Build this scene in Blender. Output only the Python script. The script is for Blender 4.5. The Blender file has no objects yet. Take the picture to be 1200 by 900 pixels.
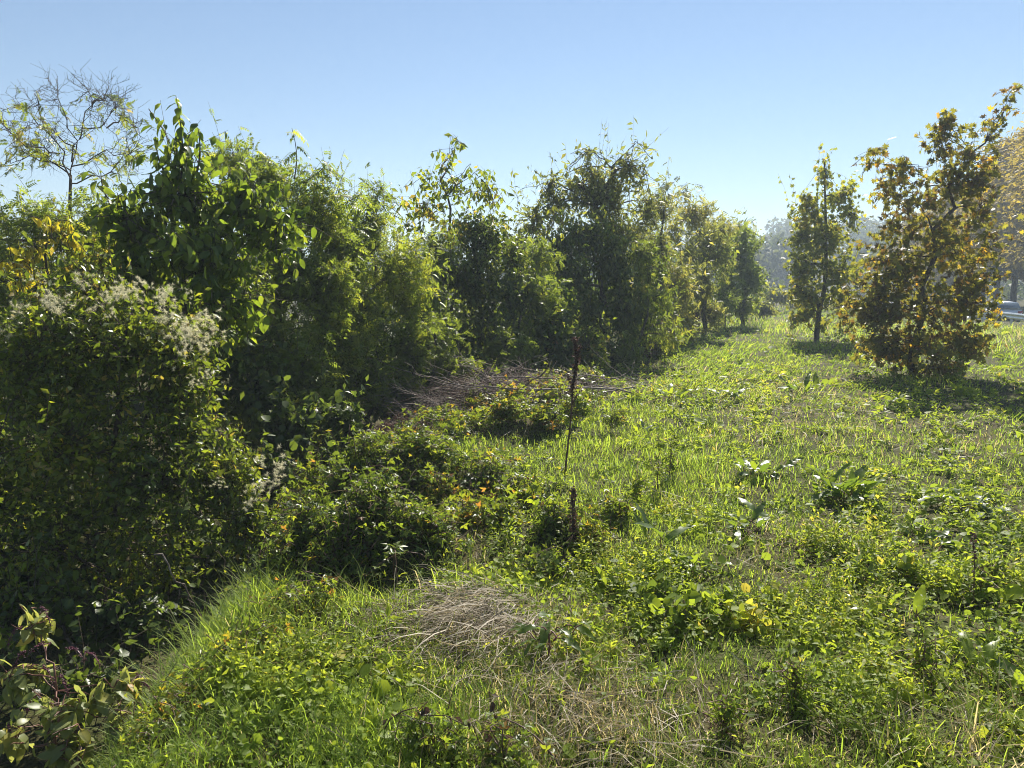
import bpy, math, random
import numpy as np
from mathutils import Vector, Matrix
from math import radians, sin, cos, pi

scene = bpy.context.scene
COL = scene.collection

# ------------------------------------------------------------------ camera, sky, sun, exposure
F_PX, CX, CY, HOR, CAM_H = 870.0, 600.0, 450.0, 335.0, 2.0
PITCH = math.atan((CY - HOR) / F_PX)
cam_d = bpy.data.cameras.new('camera')
cam_d.sensor_width = 36.0
cam_d.lens = 36.0 * F_PX / 1200.0
cam_d.clip_start = 0.05
cam_d.clip_end = 3000.0
cam = bpy.data.objects.new('camera', cam_d)
COL.objects.link(cam)
cam.location = (0, 0, CAM_H)
cam.rotation_euler = (radians(90) - PITCH, 0, 0)
scene.camera = cam

HAZE = 0.0015
SUN_AZ, SUN_EL = radians(17), radians(42)
world = bpy.data.worlds.new('World')
scene.world = world
world.use_nodes = True
wn = world.node_tree
bg = wn.nodes['Background']
sky = wn.nodes.new('ShaderNodeTexSky')
sky.sky_type = 'NISHITA'
sky.sun_disc = False
sky.sun_elevation = SUN_EL
sky.sun_rotation = SUN_AZ
sky.air_density = 1.1
sky.dust_density = 0.0
sky.ozone_density = 3.5
wn.links.new(sky.outputs[0], bg.inputs[0])
bg.inputs[1].default_value = 0.051

sun_d = bpy.data.lights.new('sun', 'SUN')
sun_d.energy = 5.0
sun_d.angle = radians(0.5)
sun_d.color = (1.0, 0.94, 0.84)
sun = bpy.data.objects.new('sun', sun_d)
COL.objects.link(sun)
SUN_DIR = Vector((sin(SUN_AZ) * cos(SUN_EL), cos(SUN_AZ) * cos(SUN_EL), sin(SUN_EL)))
sun.rotation_euler = (-SUN_DIR).to_track_quat('-Z', 'Y').to_euler()
sun.location = SUN_DIR * 50

vs = scene.view_settings
vs.view_transform = 'Standard'
vs.look = 'None'
vs.exposure = 1.1
vs.gamma = 1.0
cy = scene.cycles
cy.max_bounces = 10
cy.diffuse_bounces = 5
cy.glossy_bounces = 2
cy.transmission_bounces = 8
cy.volume_bounces = 0
cy.caustics_reflective = False
cy.caustics_refractive = False
cy.sample_clamp_indirect = 6.0
cy.use_denoising = True
cy.denoising_prefilter = 'FAST'
cy.pixel_filter_type = 'BLACKMAN_HARRIS'
cy.filter_width = 1.0

# ------------------------------------------------------------------ picture -> place helpers
def ray(px, py):
    a, b = (px - CX) / F_PX, (CY - py) / F_PX
    return np.array([a, cos(PITCH) + sin(PITCH) * b, b * cos(PITCH) - sin(PITCH)])

def W(px, py, Y):
    """the point seen at px,py that stands Y metres ahead"""
    d = ray(px, py)
    return np.array([0, 0, CAM_H]) + d * (Y / d[1])

def gp(px, py, z=0.0):
    d = ray(px, py)
    return (np.array([0, 0, CAM_H]) + d * ((z - CAM_H) / d[2]))[:2]

def nrm(v):
    return v / np.maximum(np.linalg.norm(v, axis=-1, keepdims=True), 1e-9)

# ------------------------------------------------------------------ terrain
EY = np.array([-20, 0, 4, 8, 10, 13, 16, 20, 29, 43, 70, 120])
EX = np.array([-0.9, -1.3, -1.55, -1.6, -1.5, -0.4, 0.7, 2.4, 6.0, 12.6, 23, 42])
def edge(y):
    return np.interp(y, EY, EX)
def sstep(a, b, v):
    t = np.clip((v - a) / (b - a), 0, 1)
    return t * t * (3 - 2 * t)
def nz(x, y, s, k=0.0):
    x, y = x / s, y / s
    return (np.sin(1.7 * x + 2.3 * y + k) + np.sin(2.9 * x - 1.3 * y + 1.7 + 2 * k) + np.sin(-1.1 * x + 3.7 * y + 4.1 + k)
            + 0.6 * np.sin(5.3 * x + 4.1 * y + 0.3 * k)) / 3.6
BUMPS = [(-1.05, 5.5, .60, .36, .36), (-1.0, 4.72, .55, .28, -.24), (-.95, 7.05, 1.0, .38, .36), (-.95, 6.25, .6, .22, -.12), (.25, 5.75, .5, .3, .10), (.35, 9.9, .7, .4, .22),
         (-.45, 11.9, 1.3, .8, .26), (-.2, 4.45, .32, .26, .12), (.3, 5.0, .5, .22, -.1)]
def bump_mask(x, y):
    m = np.zeros(np.shape(x))
    for a, b, sx, sy, h in BUMPS[:7]: m = np.maximum(m, np.exp(-((x - a) / sx) ** 2 - ((y - b) / sy) ** 2))
    return m
def gz(x, y):
    x = np.asarray(x, float); y = np.asarray(y, float)
    d = edge(y) - x
    depth = np.interp(y, [0, 8, 12, 20, 60], [1.35, 1.3, 0.9, 0.5, 0.15])
    z = -depth * sstep(-0.1, 1.5, d) * (1 - sstep(2.8, 5.0, d) * 0.9)
    for a, b, sx, sy, h in BUMPS: z = z + h * np.exp(-((x - a) / sx) ** 2 - ((y - b) / sy) ** 2)
    z = z + 0.05 * nz(x, y, 1.1) + 0.03 * nz(x, y, 0.45, 2.0)
    # the strip on the near left stands as a low bank, the field falls away a little towards the road
    z = z + 0.10 * np.exp(-((d + 0.45) / 0.5) ** 2) * np.exp(-((y - 5.5) / 4) ** 2)
    z = z - 0.12 * sstep(8, 24, x - 0.27 * y)
    return z
def gz1(x, y):
    return float(gz(x, y))

# ------------------------------------------------------------------ mesh helpers
class Acc:
    def __init__(s):
        s.v, s.t, s.r, s.n = [], [], [], 0
    def raw(s, V, T, R):
        s.v.append(np.asarray(V, np.float32).reshape(-1, 3)); s.t.append(np.asarray(T, np.int64).reshape(-1, 3) + s.n)
        s.r.append(np.asarray(R, np.float32).reshape(-1)); s.n += len(s.v[-1])
    def add(s, tpl, P, A, B, S, R):
        """copies of a template: x axis along A, z axis towards B, scale S ((N,) or (N,3)), colour value R"""
        TV, TT = tpl
        P = np.asarray(P, float).reshape(-1, 3); N = len(P)
        if N == 0: return
        X = nrm(np.asarray(A, float).reshape(-1, 3)); B = np.asarray(B, float).reshape(-1, 3)
        Y = nrm(np.cross(B, X)); Z = np.cross(X, Y)
        S = np.asarray(S, float)
        if S.ndim == 1: S = np.stack([S, S, S], 1)
        V = (P[:, None] + TV[None, :, 0:1] * (X * S[:, 0:1])[:, None] + TV[None, :, 1:2] * (Y * S[:, 1:2])[:, None]
             + TV[None, :, 2:3] * (Z * S[:, 2:3])[:, None])
        T = TT[None] + (np.arange(N) * len(TV))[:, None, None]
        s.raw(V, T, np.repeat(np.asarray(R, float), len(TV)))
    def tube(s, pts, rad, sides=6, r=0.5, cap=True):
        pts = np.asarray(pts, float); K = len(pts)
        tan = nrm(np.gradient(pts, axis=0))
        ref = np.array([0.3, 0.2, 1.0]) if abs(tan[:, 2]).mean() < 0.8 else np.array([1.0, 0.3, 0.1])
        u = nrm(np.cross(tan, ref)); w = np.cross(tan, u)
        a = np.arange(sides) * 2 * pi / sides
        rad = np.broadcast_to(np.asarray(rad, float), (K,))
        V = pts[:, None] + rad[:, None, None] * (np.cos(a)[None, :, None] * u[:, None] + np.sin(a)[None, :, None] * w[:, None])
        i = np.arange(K - 1)[:, None] * sides; j = np.arange(sides)[None]; j2 = (j + 1) % sides
        q = np.stack([i + j, i + j2, i + sides + j2, i + sides + j], -1).reshape(-1, 4)
        T = np.concatenate([q[:, [0, 1, 2]], q[:, [0, 2, 3]]])
        V = V.reshape(-1, 3)
        if cap:
            V = np.concatenate([V, pts[-1:]]); c = len(V) - 1; b = (K - 1) * sides
            T = np.concatenate([T, np.stack([b + np.arange(sides), b + (np.arange(sides) + 1) % sides, np.full(sides, c)], 1)])
        s.raw(V, T, np.full(len(V), r))
    def twigs(s, P0, P1, P2, r0, r2, rr):
        """many bent three-sided twigs at once"""
        P = np.stack([P0, P1, P2], 1); N = len(P)
        if N == 0: return
        tan = nrm(P2 - P0); u = nrm(np.cross(tan, np.array([0.31, 0.52, 0.79]))); w = np.cross(tan, u)
        a = np.array([0, 2.0944, 4.1888])
        ring = np.cos(a)[None, :, None] * u[:, None] + np.sin(a)[None, :, None] * w[:, None]
        r0 = np.broadcast_to(np.asarray(r0, float), (N,)); r2 = np.broadcast_to(np.asarray(r2, float), (N,))
        R = np.stack([r0, (r0 + r2) / 2, r2], 1)
        V = P[:, :, None] + R[:, :, None, None] * ring[:, None]
        T = []
        for k in range(2):
            for j in range(3):
                j2 = (j + 1) % 3
                T += [[k * 3 + j, k * 3 + j2, k * 3 + 3 + j2], [k * 3 + j, k * 3 + 3 + j2, k * 3 + 3 + j]]
        T = np.array(T)[None] + (np.arange(N) * 9)[:, None, None]
        s.raw(V, T, np.repeat(np.broadcast_to(np.asarray(rr, float), (N,)), 9))
    def mesh(s, name, mat, origin=(0, 0, 0), smooth=False):
        V = np.concatenate(s.v) - np.asarray(origin, np.float32); T = np.concatenate(s.t); R = np.concatenate(s.r)
        me = bpy.data.meshes.new(name)
        me.vertices.add(len(V)); me.vertices.foreach_set('co', V.astype(np.float32).ravel())
        me.loops.add(T.size); me.loops.foreach_set('vertex_index', T.astype(np.int32).ravel())
        me.polygons.add(len(T)); me.polygons.foreach_set('loop_start', (np.arange(len(T)) * 3).astype(np.int32))
        if smooth: me.polygons.foreach_set('use_smooth', np.ones(len(T), bool))
        at = me.attributes.new('hue', 'FLOAT', 'POINT'); at.data.foreach_set('value', R.astype(np.float32))
        me.materials.append(mat)
        me.update(calc_edges=True)
        return me
    def build(s, name, mat, parent=None, smooth=False, origin=None, kind=None):
        if origin is None: origin = parent['base_point'] if parent is not None else (0, 0, 0)
        o = bpy.data.objects.new(name, s.mesh(name, mat, origin, smooth)); COL.objects.link(o)
        if parent is not None: o.parent = parent
        else: o.location = origin
        if kind: o['kind'] = kind
        return o

def root(name, base, label, cat, group=None):
    o = bpy.data.objects.new(name, None); COL.objects.link(o)
    o.empty_display_size = 0.1
    o.location = base; o['base_point'] = [float(c) for c in base]
    o['label'] = label; o['category'] = cat
    if group: o['group'] = group
    return o
def tag(o, label, cat, group=None):
    o['label'] = label; o['category'] = cat
    if group: o['group'] = group
    return o

# ------------------------------------------------------------------ materials
def leaf_mat(name, ramp, trans=0.5, gain=(2.3, 2.3, 1.0), rough=0.42, spec=0.5, seed_scale=18.0):
    m = bpy.data.materials.new(name); m.use_nodes = True; m.cycles.use_transparent_shadow = False
    nt = m.node_tree; N = nt.nodes; L = nt.links
    N.clear()
    out = N.new('ShaderNodeOutputMaterial'); mix = N.new('ShaderNodeMixShader'); p = N.new('ShaderNodeBsdfPrincipled')
    tr = N.new('ShaderNodeBsdfTranslucent'); at = N.new('ShaderNodeAttribute'); at.attribute_name = 'hue'
    cr = N.new('ShaderNodeValToRGB'); mul = N.new('ShaderNodeVectorMath'); mul.operation = 'MULTIPLY'
    geo = N.new('ShaderNodeNewGeometry'); noi = N.new('ShaderNodeTexNoise'); noi.inputs['Scale'].default_value = seed_scale
    noi.inputs['Detail'].default_value = 2.0
    ma = N.new('ShaderNodeMath'); ma.operation = 'MULTIPLY_ADD'; ma.inputs[1].default_value = 0.22; 
    sub = N.new('ShaderNodeMath'); sub.operation = 'SUBTRACT'; sub.inputs[1].default_value = 0.11
    L.new(geo.outputs['Position'], noi.inputs['Vector']); L.new(noi.outputs['Fac'], ma.inputs[0]); L.new(at.outputs['Fac'], ma.inputs[2])
    L.new(ma.outputs[0], sub.inputs[0]); L.new(sub.outputs[0], cr.inputs['Fac'])
    els = cr.color_ramp.elements
    while len(els) > 1: els.remove(els[-1])
    els[0].position = ramp[0][0]; els[0].color = (*ramp[0][1], 1)
    for pos, c in ramp[1:]:
        e = els.new(pos); e.color = (*c, 1)
    bm = N.new('ShaderNodeVectorMath'); bm.operation = 'MULTIPLY'; bm.inputs[1].default_value = (0.70 / (1 - trans),) * 3
    L.new(cr.outputs['Color'], bm.inputs[0]); L.new(bm.outputs[0], p.inputs['Base Color'])
    p.inputs['Roughness'].default_value = rough; p.inputs['Specular IOR Level'].default_value = spec
    mul.inputs[1].default_value = (1.22 * gain[0], 1.13 * gain[1], 1.7 * gain[2])
    L.new(cr.outputs['Color'], mul.inputs[0]); L.new(mul.outputs[0], tr.inputs['Color'])
    mix.inputs[0].default_value = trans
    L.new(p.outputs[0], mix.inputs[1]); L.new(tr.outputs[0], mix.inputs[2]); L.new(mix.outputs[0], out.inputs['Surface'])
    return m

def solid_mat(name, c1, c2, scale=6.0, rough=0.8, metal=0.0, spec=0.3, bump=0.0, detail=4.0, stretch=None):
    m = bpy.data.materials.new(name); m.use_nodes = True
    nt = m.node_tree; N = nt.nodes; L = nt.links
    p = N['Principled BSDF']
    tc = N.new('ShaderNodeTexCoord'); noi = N.new('ShaderNodeTexNoise'); cr = N.new('ShaderNodeValToRGB')
    noi.inputs['Scale'].default_value = scale; noi.inputs['Detail'].default_value = detail
    src = tc.outputs['Object']
    if stretch:
        mp = N.new('ShaderNodeMapping'); mp.inputs['Scale'].default_value = stretch
        L.new(src, mp.inputs['Vector']); src = mp.outputs[0]
    L.new(src, noi.inputs['Vector']); L.new(noi.outputs['Fac'], cr.inputs['Fac'])
    cr.color_ramp.elements[0].position = 0.32; cr.color_ramp.elements[0].color = (*c1, 1)
    cr.color_ramp.elements[1].position = 0.68; cr.color_ramp.elements[1].color = (*c2, 1)
    L.new(cr.outputs['Color'], p.inputs['Base Color'])
    p.inputs['Roughness'].default_value = rough; p.inputs['Metallic'].default_value = metal
    p.inputs['Specular IOR Level'].default_value = spec
    if bump:
        b = N.new('ShaderNodeBump'); b.inputs['Strength'].default_value = bump; b.inputs['Distance'].default_value = 0.02
        L.new(noi.outputs['Fac'], b.inputs['Height']); L.new(b.outputs[0], p.inputs['Normal'])
    return m

M = {}
M['grass'] = leaf_mat('grass_blade', [(0.0, (0.20, 0.17, 0.12)), (0.2, (0.15, 0.13, 0.075)), (0.27, (0.055, 0.085, 0.016)), (0.6, (0.10, 0.148, 0.022)), (1.0, (0.165, 0.20, 0.032))],
                      0.55, (3.2, 3.25, 1.4), 0.55, 0.25, 3.0)
M['straw'] = leaf_mat('dry_straw', [(0.0, (0.20, 0.165, 0.12)), (0.5, (0.37, 0.32, 0.23)), (1.0, (0.50, 0.44, 0.33))], 0.3, (1.0, 1.0, 0.5), 0.6, 0.3)
M['weed'] = leaf_mat('weed_leaf', [(0.0, (0.06, 0.09, 0.018)), (0.5, (0.115, 0.16, 0.022)), (0.9, (0.17, 0.20, 0.03)), (1.0, (0.25, 0.22, 0.05))], 0.5, (3.0, 2.95, 1.0), 0.5, 0.18)
M['dock'] = leaf_mat('dock_leaf', [(0.0, (0.045, 0.075, 0.02)), (0.6, (0.07, 0.105, 0.02)), (1.0, (0.14, 0.18, 0.024))], 0.5, (3.0, 3.0, 0.7), 0.36, 0.5, 30)
M['walnut'] = leaf_mat('broad_leaf', [(0.0, (0.04, 0.065, 0.014)), (0.6, (0.075, 0.11, 0.018)), (1.0, (0.13, 0.16, 0.024))], 0.52, (3.1, 3.1, 0.8), 0.36, 0.45)
M['locust'] = leaf_mat('feather_leaf', [(0.0, (0.07, 0.09, 0.018)), (0.6, (0.108, 0.142, 0.024)), (1.0, (0.18, 0.19, 0.03))], 0.52, (2.8, 2.9, 1.0), 0.45, 0.4)
M['ivy'] = leaf_mat('creeper_leaf', [(0.0, (0.04, 0.062, 0.016)), (0.7, (0.075, 0.105, 0.02)), (1.0, (0.14, 0.15, 0.025))], 0.48, (2.9, 2.9, 0.9), 0.38, 0.45)
M['clematis'] = leaf_mat('clematis_leaf', [(0.0, (0.05, 0.075, 0.016)), (0.6, (0.09, 0.12, 0.02)), (0.92, (0.16, 0.175, 0.028)), (1.0, (0.22, 0.17, 0.06))], 0.5, (3.0, 3.0, 0.7), 0.38, 0.45)
M['willow'] = leaf_mat('willow_leaf', [(0.0, (0.085, 0.105, 0.03)), (0.6, (0.13, 0.15, 0.038)), (1.0, (0.2, 0.19, 0.05))], 0.52, (2.8, 2.7, 1.1), 0.45, 0.4)
M['yellow'] = leaf_mat('yellow_leaf', [(0.0, (0.14, 0.17, 0.025)), (0.5, (0.22, 0.22, 0.03)), (1.0, (0.32, 0.27, 0.03))], 0.5, (2.0, 2.0, 0.6), 0.4, 0.4)
M['maple'] = leaf_mat('maple_leaf', [(0.0, (0.085, 0.06, 0.03)), (0.15, (0.075, 0.085, 0.022)), (0.6, (0.125, 0.14, 0.028)), (0.86, (0.23, 0.20, 0.03)), (1.0, (0.32, 0.2, 0.03))], 0.52, (2.9, 2.6, 0.8), 0.42, 0.4)
M['maple_green'] = leaf_mat('sapling_leaf', [(0.0, (0.085, 0.11, 0.02)), (0.7, (0.14, 0.165, 0.025)), (1.0, (0.26, 0.22, 0.03))], 0.52, (3.0, 2.8, 0.8), 0.42, 0.4)
M['golden'] = leaf_mat('golden_needle', [(0.0, (0.17, 0.14, 0.045)), (0.6, (0.26, 0.205, 0.05)), (1.0, (0.35, 0.27, 0.065))], 0.55, (1.45, 1.5, .35), 0.6, 0.2, 2.0)
M['far'] = leaf_mat('far_leaf', [(0.0, (0.04, 0.06, 0.02)), (1.0, (0.09, 0.10, 0.025))], 0.35, (2, 2, 1), 0.6, 0.2, 0.5)
M['bramble'] = leaf_mat('bramble_leaf', [(0.0, (0.045, 0.07, 0.015)), (0.55, (0.085, 0.12, 0.02)), (0.88, (0.15, 0.17, 0.026)), (0.96, (0.24, 0.2, 0.03)), (1.0, (0.2, 0.1, 0.04))], 0.5, (2.9, 2.9, 0.8), 0.4, 0.4)
M['poke'] = leaf_mat('pokeweed_leaf', [(0.0, (0.12, 0.15, 0.055)), (0.7, (0.17, 0.19, 0.07)), (0.92, (0.3, 0.25, 0.05)), (1.0, (0.3, 0.13, 0.06))], 0.5, (2.6, 2.5, 0.9), 0.4, 0.4)
M['brown'] = leaf_mat('withered_leaf', [(0.0, (0.05, 0.036, 0.026)), (1.0, (0.13, 0.09, 0.06))], 0.25, (1.2, 1.0, 0.8), 0.65, 0.2)
M['fluff'] = leaf_mat('seed_fluff', [(0.0, (0.46, 0.43, 0.33)), (1.0, (0.60, 0.57, 0.45))], 0.5, (1.15, 1.25, .68), 0.8, 0.1)
M['berry'] = solid_mat('berry', (0.05, 0.012, 0.02), (0.16, 0.03, 0.055), 30, 0.35, 0, 0.5)
M['bark'] = solid_mat('bark', (0.045, 0.035, 0.026), (0.13, 0.105, 0.08), 14, 0.9, 0, 0.2, 0.6, 5, (1, 1, 0.25))
M['twig'] = solid_mat('twig_bark', (0.05, 0.036, 0.026), (0.12, 0.09, 0.062), 20, 0.8, 0, 0.25)
M['deadwood'] = solid_mat('dead_wood', (0.10, 0.075, 0.06), (0.32, 0.26, 0.22), 16, 0.75, 0, 0.3, 0.3)
M['cane'] = solid_mat('cane', (0.06, 0.03, 0.022), (0.15, 0.085, 0.055), 20, 0.6, 0, 0.35)
M['redstem'] = solid_mat('red_stem', (0.10, 0.035, 0.03), (0.2, 0.10, 0.07), 14, 0.5, 0, 0.4)

def ground_mat():
    m = bpy.data.materials.new('meadow_soil'); m.use_nodes = True
    nt = m.node_tree; N = nt.nodes; L = nt.links; p = N['Principled BSDF']
    g = N.new('ShaderNodeNewGeometry')
    n1 = N.new('ShaderNodeTexNoise'); n1.inputs['Scale'].default_value = 1.3; n1.inputs['Detail'].default_value = 6
    n2 = N.new('ShaderNodeTexNoise'); n2.inputs['Scale'].default_value = 40; n2.inputs['Detail'].default_value = 4
    L.new(g.outputs['Position'], n1.inputs['Vector']); L.new(g.outputs['Position'], n2.inputs['Vector'])
    c1 = N.new('ShaderNodeValToRGB'); c1.color_ramp.elements[0].position = 0.35; c1.color_ramp.elements[0].color = (0.05, 0.062, 0.018, 1)
    c1.color_ramp.elements[1].position = 0.65; c1.color_ramp.elements[1].color = (0.085, 0.075, 0.04, 1)
    c2 = N.new('ShaderNodeValToRGB'); c2.color_ramp.elements[0].position = 0.3; c2.color_ramp.elements[0].color = (0.45, 0.42, 0.38, 1)
    c2.color_ramp.elements[1].position = 0.75; c2.color_ramp.elements[1].color = (1.5, 1.4, 1.2, 1)
    mx = N.new('ShaderNodeVectorMath'); mx.operation = 'MULTIPLY'
    L.new(n1.outputs['Fac'], c1.inputs['Fac']); L.new(n2.outputs['Fac'], c2.inputs['Fac'])
    L.new(c1.outputs['Color'], mx.inputs[0]); L.new(c2.outputs['Color'], mx.inputs[1]); L.new(mx.outputs[0], p.inputs['Base Color'])
    p.inputs['Roughness'].default_value = 0.95; p.inputs['Specular IOR Level'].default_value = 0.15
    b = N.new('ShaderNodeBump'); b.inputs['Strength'].default_value = 0.7; b.inputs['Distance'].default_value = 0.03
    L.new(n2.outputs['Fac'], b.inputs['Height']); L.new(b.outputs[0], p.inputs['Normal'])
    return m
M['soil'] = ground_mat()

# ------------------------------------------------------------------ leaf templates: x along the leaf, y across, z its face
def T_(v, t): return (np.array(v, float), np.array(t, int))
LEAF = T_([(0, 0, 0), (0.5, 0, -0.05), (1, 0, -0.16), (0.42, 0.24, 0.05), (0.42, -0.24, 0.05)], [(0, 1, 3), (0, 4, 1), (1, 2, 3), (1, 4, 2)])
ROUND = T_([(0, 0, 0), (0.5, 0, -0.04), (1, 0, -0.1), (0.3, 0.4, 0.06), (0.75, 0.34, 0.0), (0.3, -0.4, 0.06), (0.75, -0.34, 0.0)],
           [(0, 1, 3), (3, 1, 4), (4, 1, 2), (0, 5, 1), (5, 6, 1), (6, 2, 1)])
SLIM = T_([(0, 0, 0), (0.45, 0.09, 0.03), (0.45, -0.09, 0.03), (1, 0, -0.12)], [(0, 2, 1), (1, 2, 3)])
BLADE = T_([(0, 0.5, 0), (0, -0.5, 0), (0.42, 0.46, 0.06), (0.42, -0.46, 0.06), (0.75, 0.3, 0.2), (0.75, -0.3, 0.2), (0.97, 0, 0.42)],
           [(0, 1, 3), (0, 3, 2), (2, 3, 5), (2, 5, 4), (4, 5, 6)])
BLADE3 = T_([(0, 0.5, 0), (0, -0.5, 0), (0.6, 0.42, 0.12), (0.6, -0.42, 0.12), (0.98, 0, 0.36)], [(0, 1, 3), (0, 3, 2), (2, 3, 4)])
BLADE2 = T_([(0, 0.5, 0), (0, -0.5, 0), (0.6, 0.0, 0.12), (0.98, 0, 0.36), (.55, .45, .1)], [(0, 1, 4), (4, 1, 3)])
def big_leaf(n=6, wid=0.24, droop=0.25, wave=0.03, peak=0.4, seed=0, tipw=0.0, base=0.0):
    rg = np.random.default_rng(seed); V = []; T = []
    for i in range(n + 1):
        t = i / n
        w = wid * (sin(pi * t ** (math.log(0.5) / math.log(peak))) ** 0.8 if 0 < t < 1 else 0) + (base * (1 - t) if t < 0.15 else 0)
        z = -droop * t * t
        V += [(t, w, z + 0.22 * w + rg.normal() * wave), (t, 0, z), (t, -w, z + 0.22 * w + rg.normal() * wave)]
    for i in range(n):
        a = i * 3
        T += [(a, a + 1, a + 4), (a, a + 4, a + 3), (a + 1, a + 2, a + 5), (a + 1, a + 5, a + 4)]
    return T_(V, T)
def maple_leaf(seed=0):
    rg = np.random.default_rng(seed)
    ang = [180, 130, 100, 78, 55, 35, 18, 0]
    rad = [0.06, 0.42, 0.26, 0.50, 0.28, 0.62, 0.40, 0.72]
    pts = [(rad[i], ang[i]) for i in range(8)] + [(rad[i], -ang[i]) for i in range(6, 0, -1)]
    V = [(0.3, 0, -0.03)]
    for r, a in pts:
        a = radians(a); V.append((0.3 + r * cos(a), r * sin(a), 0.10 * abs(sin(a)) * r / 0.5 - 0.12 * max(0, cos(a)) * r + rg.normal() * 0.03))
    n = len(pts)
    return T_(V, [(0, 1 + i, 1 + (i + 1) % n) for i in range(n)])
def pinnate(pairs=6, ll=0.3, lw=0.085, droop=0.3, seed=0, tip=True):
    rg = np.random.default_rng(seed); V = []; T = []
    def leaflet(p, d, L, w):
        d = np.array(d) / np.linalg.norm(d); s = np.cross([0, 0, 1], d); b = len(V)
        V.extend([tuple(p), tuple(p + d * L * 0.45 + s * w + np.array([0, 0, 0.02])), tuple(p + d * L * 0.45 - s * w + np.array([0, 0, 0.02])), tuple(p + d * L + np.array([0, 0, -0.3 * L]))])
        T.extend([(b, b + 2, b + 1), (b + 1, b + 2, b + 3)])
    for k in range(pairs):
        t = 0.18 + 0.8 * k / pairs; p = np.array([t, 0, -droop * t * t])
        for sg in (1, -1):
            leaflet(p, (0.45 + rg.normal() * 0.1, sg, -0.25 + rg.normal() * 0.1), ll * (1 - 0.35 * t) * rg.uniform(.85, 1.1), lw * (1 - .3 * t))
    if tip: leaflet(np.array([0.98, 0, -droop * 0.96]), (1, 0, -0.5), ll * 0.8, lw)
    b = len(V)
    V += [(0, 0.008, 0), (0, -0.008, 0), (1, 0, -droop)]; T += [(b, b + 1, b + 2)]
    return T_(V, T)
WAL = [big_leaf(4, 0.23, 0.18 + 0.1 * k, 0.02, 0.42, k) for k in range(4)]
DOCK = [big_leaf(9, (.15, .13, .17, .12)[k], (0.2, 0.5, 0.8, 0.35)[k], (.035, .05, .04, .045)[k], 0.42, k + 10) for k in range(4)]
MAP = [maple_leaf(k) for k in range(4)]
PIN = [pinnate(5, 0.36, 0.085, 0.3, 1), pinnate(4, 0.42, 0.10, 0.45, 2), pinnate(6, 0.32, 0.075, 0.2, 3)]
AIL = [pinnate(8, 0.36, 0.07, 0.5, 4), pinnate(7, 0.4, 0.075, 0.35, 5)]
TRI = T_(np.concatenate([LEAF[0] * s @ np.array([[cos(a), sin(a), 0], [-sin(a), cos(a), 0], [0, 0, 1]]) + np.array([0.35, 0, 0]) * 1 for a, s in ((0, 0.65), (1.25, 0.52), (-1.25, 0.52))]),
         np.concatenate([LEAF[1] + 5 * k for k in range(3)]))
_meshcache = {}
def leaf_variants(key, tpls, mat, hues=(0.1, 0.3, 0.45, 0.6, 0.75, 0.95)):
    if key not in _meshcache:
        L = []
        for i, h in enumerate(hues):
            a = Acc(); t = tpls[i % len(tpls)]; a.raw(t[0], t[1], np.full(len(t[0]), h)); L.append((h, a.mesh('leaf', mat)))
        _meshcache[key] = L
    return _meshcache[key]
def leaf_objects(rt, name, variants, P, A, B, S, R):
    base = np.array(rt['base_point'])
    X = nrm(np.asarray(A, float)); Y = nrm(np.cross(np.asarray(B, float), X)); Z = np.cross(X, Y); hs = np.array([h for h, _ in variants])
    for i in range(len(P)):
        o = bpy.data.objects.new(name, variants[int(np.argmin(abs(hs - R[i])))][1]); COL.objects.link(o)
        s = float(S[i]); p = P[i] - base
        o.parent = rt
        o.matrix_basis = Matrix(((X[i, 0] * s, Y[i, 0] * s, Z[i, 0] * s, p[0]), (X[i, 1] * s, Y[i, 1] * s, Z[i, 1] * s, p[1]),
                                 (X[i, 2] * s, Y[i, 2] * s, Z[i, 2] * s, p[2]), (0, 0, 0, 1)))

# ------------------------------------------------------------------ plant generator
DENS = 1.1
def limb(a, b, rg, n=7, wob=0.05, rise=0.15, droop=0.0):
    a = np.asarray(a, float); b = np.asarray(b, float); t = np.linspace(0, 1, n)[:, None]; L = np.linalg.norm(b - a)
    p = a + (b - a) * t; p[:, 2:3] += np.sin(pi * t) * L * rise - droop * L * t ** 2 * 0
    w = rg.normal(size=(n, 3)) * wob * L * np.sin(pi * t); return p + w
def clump(px, py, Y, rx, ry, n, dep=0.8):
    c = W(px, py, Y); k = np.linalg.norm(c - np.array([0, 0, CAM_H])) / F_PX
    return dict(c=c, r=np.array([rx * k, max(rx, ry) * k * dep, ry * k]), n=n)
def spray_points(cl, rg, shell=0.5):
    n = int(cl['n'] * cl.get('dens', DENS)); d = nrm(rg.normal(size=(n, 3))); ph = rg.uniform(0, 6, 3)
    lump = 0.80 + 0.16 * np.sin(3.1 * d[:, 0] + ph[0]) + 0.13 * np.sin(4.7 * d[:, 2] + ph[1]) * np.sin(3.7 * d[:, 1] + ph[2]) + 0.1 * rg.normal(size=n)
    rad = (shell + (1 - shell) * rg.uniform(size=n) ** 0.55) * lump * np.where(rg.uniform(size=n) < .16, rg.uniform(1.05, 1.4, n), 1)
    return cl['c'] + d * cl['r'] * rad[:, None], d
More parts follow.
